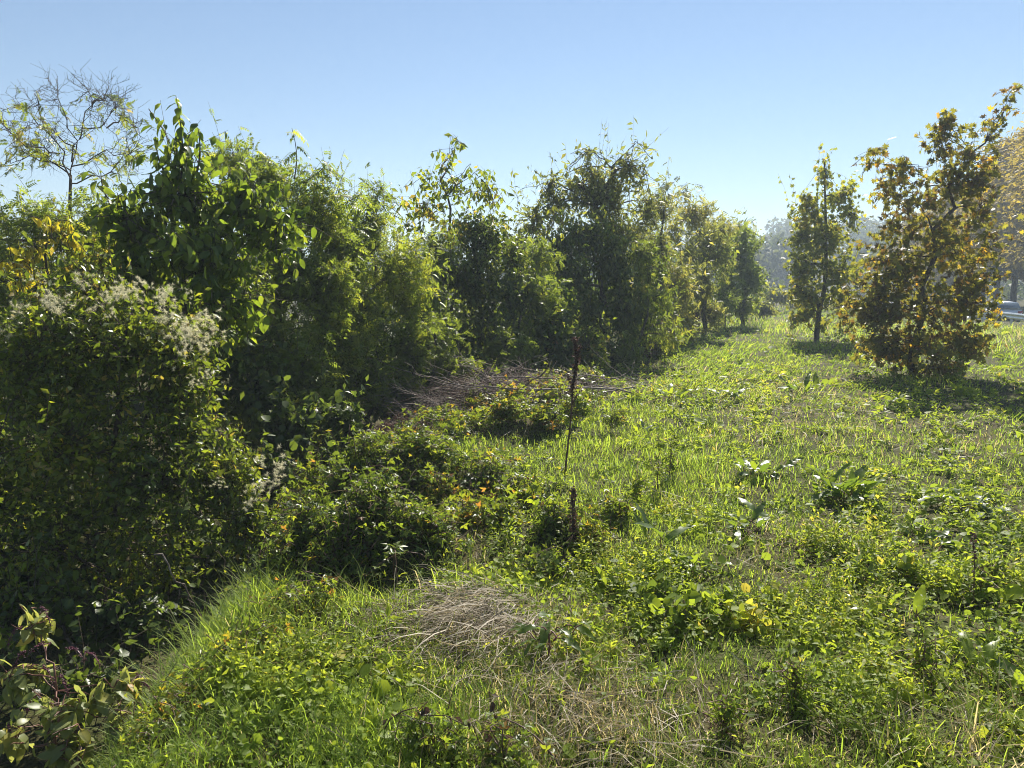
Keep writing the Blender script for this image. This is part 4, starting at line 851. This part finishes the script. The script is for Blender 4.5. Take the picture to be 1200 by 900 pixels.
mound('creeping bramble on the lit slope at lower left', 220, 850, [C(200, 850, 3.4, 60, 22, 70), C(290, 820, 3.7, 60, 20, 80), C(360, 780, 4.2, 50, 20, 70), C(180, 890, 3.1, 50, 16, 40)], 107, size=.05, twig=.12, nobj=90, canes=5, hue=(.65, .25))
def under(label, px, Y, clumps, seed, hue=(.35, .22), mat='ivy', size=.11):
    b = W(px, 450, Y); return plant('undergrowth_shrub', label, 'shrub', (b[0], b[1]), clumps, [LEAF, ROUND], mat, size, k=7, twig=.35, up=.3, droop=.4, seed=seed, hue=hue, r0=.02, wood='twig', zmin=.02, group='shrubs filling the ditch under the hedge')
under('dark leafy undergrowth in the ditch between the clematis and the brown wilted heap', 370, 9, [C(340, 500, 9, 50, 40, 130), C(400, 500, 9.4, 40, 36, 110), C(320, 550, 8.4, 40, 30, 90), C(385, 540, 8.8, 40, 20, 60)], 201)
under('dark undergrowth behind the brush pile', 520, 13.5, [C(490, 440, 13.5, 50, 26, 110), C(560, 440, 13.8, 50, 22, 110), C(450, 470, 12.6, 36, 24, 80)], 202)
under('dark undergrowth along the foot of the vine draped tree', 720, 18, [C(660, 425, 17, 40, 18, 90), C(720, 415, 18.5, 34, 20, 90), C(770, 400, 21, 30, 18, 80)], 203, (.5, .25))
under('dark leafy undergrowth in the ditch at the bottom left corner', 60, 4.6, [C(40, 720, 5.0, 90, 50, 130), C(150, 730, 5.1, 70, 36, 90), C(90, 800, 4.4, 90, 30, 70)], 204, (.25, .2), size=.07)

under('dark back-fill shrub added in the ditch behind the clematis bush', 60, 7.6, [C(-10, 560, 7.4, 90, 70, 150), C(100, 600, 7.4, 90, 60, 150), C(210, 620, 7.3, 60, 50, 110), C(40, 660, 7.2, 120, 40, 120), C(180, 690, 7.0, 80, 26, 70), C(270, 660, 7.4, 40, 36, 70)], 205, (.25, .2), size=.10)  # added dark fill, blocks the sunny ground behind the clematis
under('dark back-fill shrub added low behind the broadleaf sapling', 230, 9.5, [C(230, 430, 9.6, 60, 60, 120), C(300, 450, 9.6, 50, 50, 100), C(180, 400, 9.8, 60, 50, 110), C(260, 540, 9, 60, 40, 90), C(90, 450, 9, 60, 50, 120), C(10, 430, 9.2, 70, 60, 130), C(110, 520, 8.4, 60, 40, 100), C(-60, 450, 9, 70, 70, 90)], 206, (.25, .2), size=.11)  # added dark fill where bright ground would show through the gaps
def dock(px, py, n, size, label, el=(25, 75), seed=1, stem=0.0, hue=(.5, .25), name='dock_plant', group='dock plants in the meadow', tall=None):
    rg = np.random.default_rng(seed + 900); b = gp(px, py); base = (b[0], b[1], gz1(*b)); rt = root(name, base, label, 'dock', group)
    az = np.arange(n) * 2.39996 + rg.uniform(0, 6) + rg.normal(0, .2, n); e = np.radians(rg.uniform(el[0], el[1], n))
    A = np.stack([np.cos(az) * np.cos(e), np.sin(az) * np.cos(e), np.sin(e)], 1); S = size * rg.uniform(.6, 1.15, n)
    pet = .35 * S
    P0 = np.array(base) + np.array([0, 0, 1.0]) * (.02 * size / .2 + stem * rg.uniform(.6, 1, (n, 1))) + rg.normal(size=(n, 3)) * np.array([.35, .35, 0]) * size; P = P0 + A * pet[:, None]
    B = np.stack([-np.cos(az) * np.sin(e), -np.sin(az) * np.sin(e), np.cos(e)], 1) + .25 * rg.normal(size=(n, 3))
    A2 = nrm(A + np.array([0, 0, -.1]) + .12 * rg.normal(size=(n, 3)))
    leaf_objects(rt, 'leaf', leaf_variants('dock', DOCK, M['dock']), P, A2, B, S, np.clip(rg.normal(hue[0], hue[1], n), 0, 1))
    a = Acc(); a.twigs(P0 + np.array([0, 0, -.02]), (P0 + P) / 2, P + A2 * .03, .005, .003, .5)
    if stem: a.tube([base, np.array(base) + [0.01, 0, stem * .5], np.array(base) + [0, 0, stem]], .006, 5)
    a.build('stem', M['redstem'], rt); return rt
dock(985, 588, 38, .27, 'largest dark dock plant with broad drooping leaves, middle of the right meadow', (20, 75), 1)
dock(895, 562, 20, .23, 'dock with pale shining leaves left of the largest dock plant', (10, 60), 2)
dock(1135, 598, 22, .21, 'flat dock with a white shining leaf right of the largest dock plant', (5, 50), 3)
dock(882, 628, 12, .21, 'dock with curled grey leaves below the pale shining dock', (15, 65), 4)
dock(800, 665, 16, .22, 'dock with bright yellow green leaves lying to the right, centre of the meadow', (10, 55), 5, hue=(.85, .15))
dock(757, 650, 5, .24, 'dock with one tall upright leaf in the centre of the meadow', (65, 85), 6, hue=(.35, .2))
dock(622, 605, 16, .24, 'upright bunch of bright yellow green dock leaves beside the tall dry stalk', (55, 82), 7, hue=(.95, .08))
dock(642, 775, 15, .17, 'dock with a ring of whitish shining leaves on a short stem, lower middle', (-5, 30), 8, stem=.2, hue=(.4, .2))
dock(1052, 730, 6, .17, 'small dock with one bright upright leaf among the weeds at lower right', (40, 80), 9, hue=(.8, .15))
dock(1190, 815, 9, .22, 'dock with broad bright leaves at the right edge', (20, 65), 10, hue=(.85, .15))
dock(790, 472, 9, .36, 'dock with upright lit leaves in the far lawn left of the dry grass', (35, 80), 11, hue=(.85, .15))
dock(860, 470, 8, .30, 'small dock between the vine hedge and the maple shadow', (20, 70), 12)
dock(945, 466, 8, .34, 'dock standing in the yellowed grass left of the maple shadow', (40, 80), 13)
dock(1045, 478, 10, .30, 'flat dock at the edge of the maple shadow', (5, 50), 14, hue=(.3, .2))
dock(970, 625, 7, .20, 'small dock below the largest dock plant', (10, 60), 15, hue=(.4, .25))
dock(1085, 640, 8, .18, 'small dock among the broad weeds at the right', (10, 60), 16)
dock(22, 905, 4, .26, 'dock with one long green leaf at the bottom left corner', (20, 50), 17, hue=(.7, .1))
dock(560, 628, 9, .16, 'small dark dock at the edge of the yellowing bramble mound', (10, 50), 18, hue=(.2, .2))
dock(750, 515, 6, .22, 'small dock on the bright lawn behind the dry stalk', (30, 75), 19)
dock(1010, 690, 6, .16, 'small dock in the weeds beside the yellow grass', (20, 70), 20)

def patch(label, px, py, clumps, seed, nobj, size, name='mallow_plant', cat='weed', mat='weed', leaf=None, hue=(.4, .25), **kw):
    b = gp(px, py); return plant(name, label, cat, (b[0], b[1]), clumps, leaf or [ROUND], mat, size, k=3, twig=.10, up=.6, droop=.0, seed=seed, hue=hue, r0=.008, wood='redstem', nobj=nobj, foliage='foliage', variants_key='mal' + mat + name, zmin=.03, twigr=.002, flat=1.2, spread=.8, **kw)
patch('patch of dark round mallow leaves, right of the dead grass', 795, 775, [C(770, 735, 4.4, 36, 20, 34), C(825, 750, 4.3, 40, 20, 40), C(790, 765, 4.15, 36, 12, 24)], 301, 120, .075, hue=(.25, .2))
patch('patch of round mallow leaves left of the dark one, at the grey straw', 735, 720, [C(725, 715, 4.7, 28, 12, 20), C(700, 700, 4.9, 28, 12, 18)], 302, 60, .06)
patch('bright young mallow leaves in the bottom right weeds', 880, 775, [C(875, 770, 4.1, 34, 16, 26), C(905, 745, 4.4, 30, 14, 20)], 303, 80, .06, hue=(.75, .2))
patch('leafy weed with round leaves at the lower right of the meadow', 1010, 720, [C(1010, 705, 4.8, 34, 14, 20), C(1050, 700, 4.9, 28, 12, 18)], 304, 60, .06, hue=(.45, .25))
for i, (px, py, h, lab) in enumerate([(770, 575, 80, 'upright leafy weed left of the tall dark one on the lawn'), (785, 560, 60, 'tall dark leafy weed on the bright lawn right of the dry stalk'), (745, 590, 40, 'short leafy weed in front of the lawn'), (1120, 450, 40, 'leafy weed right of the maple foot'), (980, 410, 30, 'leafy weed right of the sapling foot'),
        (1145, 700, 40, 'leafy weed around the thin dark stem'), (930, 830, 60, 'leafy weed at the bottom of the right meadow'), (850, 870, 50, 'leafy weed beside the bottom straw'), (1080, 800, 60, 'leafy weed at lower right below the dock with the upright leaf'), (1165, 690, 40, 'leafy weed near the right edge')]):
    b = gp(px, py); Y = b[1]
    plant('tall_weed', lab, 'weed', (b[0], b[1]), [C(px, py - h * .35, Y, 14, h * .32, 16), C(px + 5, py - h * .75, Y, 9, h * .28, 10)], [LEAF], 'weed', .05 * (Y / 6) ** .4, k=6, twig=.12, up=.6, droop=.3, seed=320 + i, hue=(.35, .25), r0=.006, wood='redstem', zmin=.02, twigr=.002)

# the two dry dock stalks
def stalk(label, pts, Y, rad, seed0, n, wid, sd, group=None, side=0):
    rg = np.random.default_rng(sd); P = np.array([W(px, py, Y) for px, py in pts]); P[0, 2] = gz1(P[0, 0], P[0, 1]) - .02
    rt = root('dry_stalk', P[0], label, 'dry stalk', group)
    a = Acc(); a.tube(P, np.linspace(rad, rad * .5, len(P)), 6); a.build('stem', M['cane'], rt, True)
    t = rg.uniform(seed0, 1, n); q = np.linspace(0, 1, len(P)); Q = np.stack([np.interp(t, q, P[:, j]) for j in range(3)], 1) + rg.normal(size=(n, 3)) * wid * (0.5 + np.abs(np.sin(t * 40)))[:, None] * np.array([1, 1, .6])
    a = Acc(); a.add(ROUND, Q, rg.normal(size=(n, 3)), rg.normal(size=(n, 3)), rg.uniform(.010, .024, n), rg.uniform(0, .8, n)); a.build('seed_head', M['brown'], rt, kind='stuff')
    for j in range(side):
        tt = .5 + .42 * j / max(1, side); o_ = np.array([np.interp(tt, q, P[:, c]) for c in range(3)]); az = j * 2.4; e = o_ + np.array([np.cos(az) * .07, np.sin(az) * .07, .13]) * rg.uniform(.7, 1.3)
        b = Acc(); b.tube([o_, (o_ + e) / 2 + np.array([np.cos(az), np.sin(az), 0]) * .015, e], [rad * .5, rad * .4, rad * .25], 4); m = 70; u = rg.uniform(.15, 1, m)[:, None]; b.add(ROUND, o_ + (e - o_) * u + rg.normal(size=(m, 3)) * wid * .45, rg.normal(size=(m, 3)), rg.normal(size=(m, 3)), rg.uniform(.008, .018, m), rg.uniform(0, .8, m)); b.build('side_stem', M['brown'], rt, kind='stuff')
    return rt
stalk('tall dry brown dock stalk with a dark seed head, middle of the picture', [(661, 578), (664, 535), (669, 492), (671, 455), (676, 422), (674, 395)], 7.5, .011, .54, 800, .011, 1, side=4)
stalk('short thick dark dock seed stalk in the bramble below the tall one', [(674, 665), (673, 630), (671, 600), (672, 572)], 5.4, .006, .3, 450, .010, 2)
stalk('thin dry stem standing in the weeds at the right', [(1142, 735), (1141, 700), (1142, 660), (1140, 625)], 4.45, .004, .6, 60, .006, 3)
stalk('thin dry stem at the bottom right of the straw', [(855, 900), (852, 870), (848, 840), (846, 815)], 3.3, .004, .6, 40, .005, 4)
def withered(label, px, py, h, Y, sd, n=8):
    b = gp(px, py); plant('withered_weed', label, 'weed', (b[0], b[1]), [C(px, py - h * .5, Y, h * .3, h * .4, 40), C(px + 2, py - h * .85, Y, h * .2, h * .25, 20)], [LEAF], 'brown', .10, k=5, twig=.3, up=.9, droop=.6, seed=sd, r0=.012, wood='cane', hue=(.6, .3))
withered('withered brown weed at the hedge foot right of the bright shrub', 762, 432, 60, 20, 401)
withered('grey twiggy weed at the hedge foot below the pale willow', 815, 392, 30, 29, 402)

# brush pile
bp = gp(590, 500); brush = root('brush_pile', (bp[0], bp[1], gz1(*bp)), 'pile of cut grey branches lying along the foot of the hedge', 'brush pile')
rg = np.random.default_rng(55)
def stick(P, r0, sides=5, mat='deadwood', par=brush, name='branch', tw=6, twl=.35):
    P = np.asarray(P, float); q = np.linspace(0, 1, len(P)); qq = np.linspace(0, 1, 12); pl = np.stack([np.interp(qq, q, P[:, j]) for j in range(3)], 1)
    pl[1:-1] = (pl[:-2] + pl[1:-1] * 2 + pl[2:]) / 4; pl += rg.normal(size=(12, 3)) * .018
    a = Acc(); a.tube(pl, np.linspace(r0, r0 * .35, 12), sides)
    if tw:
        t = rg.uniform(.25, 1, tw); P0 = np.stack([np.interp(t, qq, pl[:, j]) for j in range(3)], 1); d = nrm(pl[-1] - pl[0]) * .8 + rg.normal(size=(tw, 3)) * .6 + np.array([0, 0, .15]); P2 = P0 + nrm(d) * rg.uniform(.4, 1.3, tw)[:, None] * twl
        a.twigs(P0, (P0 + P2) / 2 + rg.normal(size=(tw, 3)) * .03, P2, r0 * .4, r0 * .2, .5)
    return a.build(name, M[mat], par)
for pts, Y, r in [([(720, 464), (600, 460), (520, 456), (445, 432)], 11.6, .016), ([(690, 448), (640, 462), (575, 468), (500, 452)], 11.8, .014), ([(645, 478), (600, 470), (560, 462), (505, 446)], 11.5, .014), ([(590, 496), (520, 490), (450, 473)], 10.9, .018), ([(640, 440), (610, 462), (570, 478), (510, 488)], 11.9, .016),
                  ([(740, 466), (690, 458), (640, 446), (590, 452)], 12.8, .014), ([(610, 474), (550, 440), (500, 402)], 12.4, .008), ([(600, 470), (560, 440), (535, 418)], 12.2, .008), ([(640, 470), (560, 458), (470, 462), (440, 470)], 12, .01), ([(660, 450), (580, 446), (530, 462), (470, 470)], 12.2, .012), ([(745, 460), (680, 470), (640, 480)], 13, .014), ([(560, 486), (500, 500), (470, 502)], 10.6, .012)]:
    stick([W(px, py - 6, Y - .3 + rg.normal() * .25) for px, py in pts], r * .95)
for i in range(110):
    px, py = rg.uniform(475, 700) if i % 5 else rg.uniform(640, 745), 0; py = np.interp(px, [480, 740], [474, 458]) + rg.normal() * 11; Y = np.interp(px, [480, 740], [11.2, 13.4]) + rg.normal() * .4
    c = W(px, py, Y); az = rg.normal(pi, .8); L = rg.uniform(.4, 1.2); d = np.array([cos(az), sin(az) * .6, rg.normal(.12, .24)])
    p = np.stack([c - d * L * .6, c + rg.normal(size=3) * .05, c + d * L * .6]); p[:, 2] = np.maximum(p[:, 2], gz(p[:, 0], p[:, 1]) + .04)
    stick(p, rg.uniform(.004, .010), 4, tw=6, twl=.3)
a = Acc(); n = 1500; px = rg.uniform(470, 700, n); Y = np.interp(px, [480, 740], [11.2, 13.4]) + rg.normal(size=n) * .4; c = np.array([W(a_, 500, b_) for a_, b_ in zip(px, Y)]); c[:, 2] = gz(c[:, 0], c[:, 1]) + abs(rg.normal(0, .2, n))
az = rg.uniform(0, 6.3, n); d = np.stack([np.cos(az), np.sin(az), rg.normal(0, .3, n)], 1) * rg.uniform(.12, .4, n)[:, None]; a.twigs(c - d, c + rg.normal(size=(n, 3)) * .02, c + d, .004, .002, .5); a.build('twig', M['cane'], brush, kind='stuff')
# loose sticks leaning over the ditch
for pts, Y, r, lab in [([(350, 530), (384, 556)], 9.2, .007, 'pale straight stick leaning over the ditch, left one of the pair'), ([(372, 518), (404, 545)], 9.4, .006, 'pale straight stick leaning over the ditch, right one of the pair'), ([(165, 830), (195, 810), (235, 785)], 3.9, .008, 'pale broken stick on the grassy bank at lower left'),
                       ([(185, 645), (215, 690), (240, 735)], 5.0, .007, 'dead branch slanting down in the dark ditch under the clematis'), ([(480, 545), (520, 540), (560, 548)], 7.6, .006, 'grey stick arching over the yellowing bramble'), ([(570, 566), (640, 562), (700, 585)], 6.8, .005, 'thin bent cane arching beside the bright dock leaves'), ([(320, 780), (340, 758), (345, 745)], 4.2, .012, 'short dark upright stump of a branch in the lower left brambles')]:
    P = [W(px, py, Y + .1 * j) for j, (px, py) in enumerate(pts)]; b = min(P, key=lambda v: v[2]); rt = root('loose_stick', b, lab, 'stick'); stick(P, r, par=rt, name='shaft', tw=2, twl=.15)

# brown wilted heap
hb = gp(462, 530); hc = W(472, 500, 9.6)
heap = root('wilted_heap', (hb[0], hb[1], gz1(*hb)), 'drooping heap of wilted brown fronds left of the brush pile', 'wilted plant'); rg = np.random.default_rng(66)
for i in range(26):
    az = rg.normal(pi + .5, .9); L = rg.uniform(.35, .65); t = np.linspace(0, 1, 9); P = hc + rg.normal(size=3) * np.array([.16, .15, .04]) + np.stack([np.cos(az) * L * t, np.sin(az) * L * t, .12 * t - .5 * t ** 2 * rg.uniform(.6, 1.2)], 1)
    P[:, 2] = np.maximum(P[:, 2], gz(P[:, 0], P[:, 1]) + .02)
    a = Acc(); a.tube(P, np.linspace(.006, .002, 9), 4); n = 90; tt = rg.uniform(.1, 1, n); Q = np.stack([np.interp(tt, t, P[:, j]) for j in range(3)], 1) + rg.normal(size=(n, 3)) * .02
    a.add(LEAF, Q, rg.normal(size=(n, 3)) + np.array([0, 0, -1.2]), rg.normal(size=(n, 3)), rg.uniform(.02, .05, n), rg.uniform(.3, 1, n)); a.build('frond', M['brown'], heap)
# grey dead grass heap
db = gp(550, 765); dead = root('dead_grass_heap', (db[0], db[1], gz1(*db)), 'heap of grey dead grass stems combed over to the left, lower middle', 'dead grass'); rg = np.random.default_rng(67)
a = Acc(); n = 1500; c = np.array([gp(570, 745)] * n) + rg.normal(size=(n, 2)) * np.array([.3, .3]); hz = .17 * np.exp(-((c - gp(575, 745)) ** 2).sum(1) / .09) + .03
az = rg.normal(pi + .6, .7, n); el = rg.normal(.1, .3, n); A = np.stack([np.cos(az) * np.cos(el), np.sin(az) * np.cos(el), np.sin(el)], 1); Ln = rg.uniform(.1, .36, n)
a.add(BLADE, np.stack([c[:, 0], c[:, 1], gz(c[:, 0], c[:, 1]) + hz * rg.uniform(.3, 1, n)], 1), A, rg.normal(size=(n, 3)) * .5 + np.array([0, 0, -1.0]), np.stack([Ln, .004 * rg.lognormal(0, .4, n), Ln], 1), rg.uniform(0, 1, n)); a.build('stem', M['straw'], dead, kind='stuff')

# pokeweed at lower left
pb = W(60, 950, 3.9)
poke = plant('pokeweed', 'pokeweed with pale leaves and drooping dark pink berry spikes in the lower left corner', 'pokeweed', (pb[0], pb[1]),
      [C(45, 728, 3.9, 20, 16, 7), C(15, 790, 3.8, 26, 14, 8), C(40, 785, 3.9, 18, 12, 5), C(150, 800, 3.8, 18, 16, 7), C(70, 832, 3.6, 26, 18, 10), C(75, 872, 3.5, 24, 18, 8), C(8, 852, 3.6, 18, 18, 5), C(112, 815, 3.7, 12, 8, 3), C(140, 850, 3.6, 26, 10, 5)],
      WAL, 'poke', .095, k=7, twig=.14, up=.3, droop=.5, seed=71, nobj=290, hue=(.4, .2), r0=.012, wood='redstem', variants_key='poke', flat=1.0, foliage='foliage')
rg = np.random.default_rng(72); OCT = T_([(1, 0, 0), (-1, 0, 0), (0, 1, 0), (0, -1, 0), (0, 0, 1), (0, 0, -1)], [(0, 2, 4), (2, 1, 4), (1, 3, 4), (3, 0, 4), (2, 0, 5), (1, 2, 5), (3, 1, 5), (0, 3, 5)])
for px, py, dx in [(48, 712, 12), (25, 735, -16), (60, 755, -30), (80, 760, 20), (50, 782, 14), (70, 792, 10), (160, 790, 18), (165, 800, 16), (10, 850, 2), (20, 852, 3), (45, 815, -14), (30, 765, -12), (100, 765, 18)]:
    p0 = W(px, py, 3.75); p1 = W(px + dx, py + rg.uniform(14, 24), 3.7); t = np.linspace(0, 1, 8)[:, None]; P = p0 + (p1 - p0) * t; P[:, 2] += .03 * np.sin(pi * t[:, 0])
    a = Acc(); a.tube(P, .0025, 4); n = 46; tt = rg.uniform(0, 1, n); Q = np.stack([np.interp(tt, t[:, 0], P[:, j]) for j in range(3)], 1) + rg.normal(size=(n, 3)) * .006
    a.add(OCT, Q, rg.normal(size=(n, 3)), rg.normal(size=(n, 3)), rg.uniform(.003, .0055, n), rg.uniform(0, 1, n)); a.build('berry_spike', M['berry'], poke, kind='stuff')

# bare cane with withered leaves, bottom middle
for k, (pts, lab) in enumerate([([(443, 905), (448, 850), (470, 825), (505, 830), (560, 850), (600, 880)], 'arching bramble cane with withered dark leaves at the bottom, left one'), ([(612, 910), (598, 880), (585, 850), (572, 800)], 'straight dark cane with withered red brown leaves at the bottom, right one')]):
    P = np.array([W(px, py, 2.95) for px, py in pts]); rt = root('withered_cane', (P[0][0], P[0][1], gz1(P[0][0], P[0][1])), lab, 'cane'); stick(P, .004, mat='cane', par=rt, name='stem', tw=4, twl=.12)
    n = 16; t = rg.uniform(.2, 1, n); Q = np.stack([np.interp(t, np.linspace(0, 1, len(P)), P[:, j]) for j in range(3)], 1); leaf_objects(rt, 'leaf', leaf_variants('brown', [ROUND, LEAF], M['brown'], (.1, .5, .9)), Q, rg.normal(size=(n, 3)) + np.array([0, 0, -.8]), rg.normal(size=(n, 3)), rg.uniform(.025, .05, n), rg.uniform(0, 1, n))
# clumps of taller or withered grass
def grass_clump(label, px, py, h, n, dry, spread, sd, wid=.006):
    rg = np.random.default_rng(sd); b = gp(px, py); base = np.array([b[0], b[1], gz1(*b)]); rt = root('grass_clump', base, label, 'grass', 'taller clumps of grass in the meadow'); a = Acc()
    xy = rg.normal(size=(n, 2)) * spread + b; az = rg.uniform(0, 6.3, n); ti = abs(rg.normal(.0, .4, n)) + .05; A = np.stack([np.cos(az) * np.sin(ti), np.sin(az) * np.sin(ti), np.cos(ti)], 1); H = h * rg.uniform(.5, 1.2, n)
    R = np.where(rg.uniform(size=n) < dry, rg.uniform(0, .2, n), rg.uniform(.6, 1, n)); a.add(BLADE, np.stack([xy[:, 0], xy[:, 1], gz(xy[:, 0], xy[:, 1]) - .01], 1), A, np.stack([np.cos(az), np.sin(az), 0 * az - .3], 1), np.stack([H, wid * rg.uniform(.6, 1.3, n), H * 1.4], 1), R)
    a.build('tuft', M['grass'], rt, kind='stuff')
for i, q in enumerate([('reddish withered grass clump at the bottom right corner', 1140, 895, .34, 90, .75, .10, .005), ('yellow green broad bladed grass clump among the right weeds', 995, 660, .26, 22, .1, .07, .012), ('tall lit grass tuft in front of the dark bramble hollow', 520, 690, .34, 60, .05, .14, .006), ('lit grass tuft in the hollow left of the straw', 390, 740, .28, 120, .0, .16, .006), ('dense bright grass on the top of the lower left bank', 285, 735, .30, 260, .05, .22, .006),
        ('bright grass hanging over the lower left bank', 235, 800, .26, 220, .05, .2, .005), ('pale dry grass clump beside the dock with whitish leaves', 690, 760, .25, 120, .6, .1, .004), ('yellow grass clump at the bottom of the right meadow', 1050, 880, .24, 70, .2, .08, .006), ('broad bladed grass in the weeds left of the yellow clump', 940, 735, .22, 50, .1, .1, .008), ('tall dark grass tuft on the lawn right of the leafy weeds', 805, 545, .22, 90, .15, .12, .007), ('yellowed grass clump in front of the maple', 890, 470, .3, 140, .55, .3, .01), ('tall grass at the verge beneath the car', 1170, 400, .45, 260, .5, 1.2, .03), ('right edge clump of long dry blades', 1190, 850, .3, 60, .4, .08, .007), ('grass clump at the foot of the maple', 1060, 450, .35, 200, .3, .6, .012), ('grass around the foot of the sapling', 950, 408, .4, 160, .3, .6, .016)]):
    grass_clump(q[0], q[1], q[2], q[3], q[4], q[5], q[6], 700 + i, q[7])

for i, (px, py, lab) in enumerate([(1120, 392, 'tall grass at the verge right of the maple'), (1192, 392, 'tall grass at the verge in front of the car'), (1150, 385, 'tall grass at the verge below the guard rail'), (1010, 385, 'tall grass between the sapling and the maple'), (985, 392, 'tall grass right of the sapling trunk'), (925, 380, 'tall grass left of the sapling trunk'), (880, 385, 'tall grass at the end of the hedge'), (1185, 410, 'tall grass near the right edge behind the maple shadow')]):
    grass_clump(lab, px, py, .5, 420, .2, 1.5, 760 + i, .022)
# ================================================================== the haze
hz = bpy.data.materials.new('haze_air'); hz.use_nodes = True; nt = hz.node_tree; nt.nodes.clear(); o_ = nt.nodes.new('ShaderNodeOutputMaterial'); v_ = nt.nodes.new('ShaderNodeVolumePrincipled')
v_.inputs['Color'].default_value = (.72, .86, 1.0, 1); v_.inputs['Density'].default_value = HAZE; v_.inputs['Anisotropy'].default_value = .2; nt.links.new(v_.outputs[0], o_.inputs['Volume'])
a = Acc(); lo, hi = np.array([-700., -160., -2.8]), np.array([700., 700., 41.0]); V = [(x, y, z) for x in (lo[0], hi[0]) for y in (lo[1], hi[1]) for z in (lo[2], hi[2])]
a.raw(V, [(0, 1, 3), (0, 3, 2), (4, 6, 7), (4, 7, 5), (0, 4, 5), (0, 5, 1), (2, 3, 7), (2, 7, 6), (0, 2, 6), (0, 6, 4), (1, 5, 7), (1, 7, 3)], np.full(8, .5)); ho = a.build('haze', hz); ho['kind'] = 'stuff'; tag(ho, 'thin pale haze in the air over the meadow', 'haze')
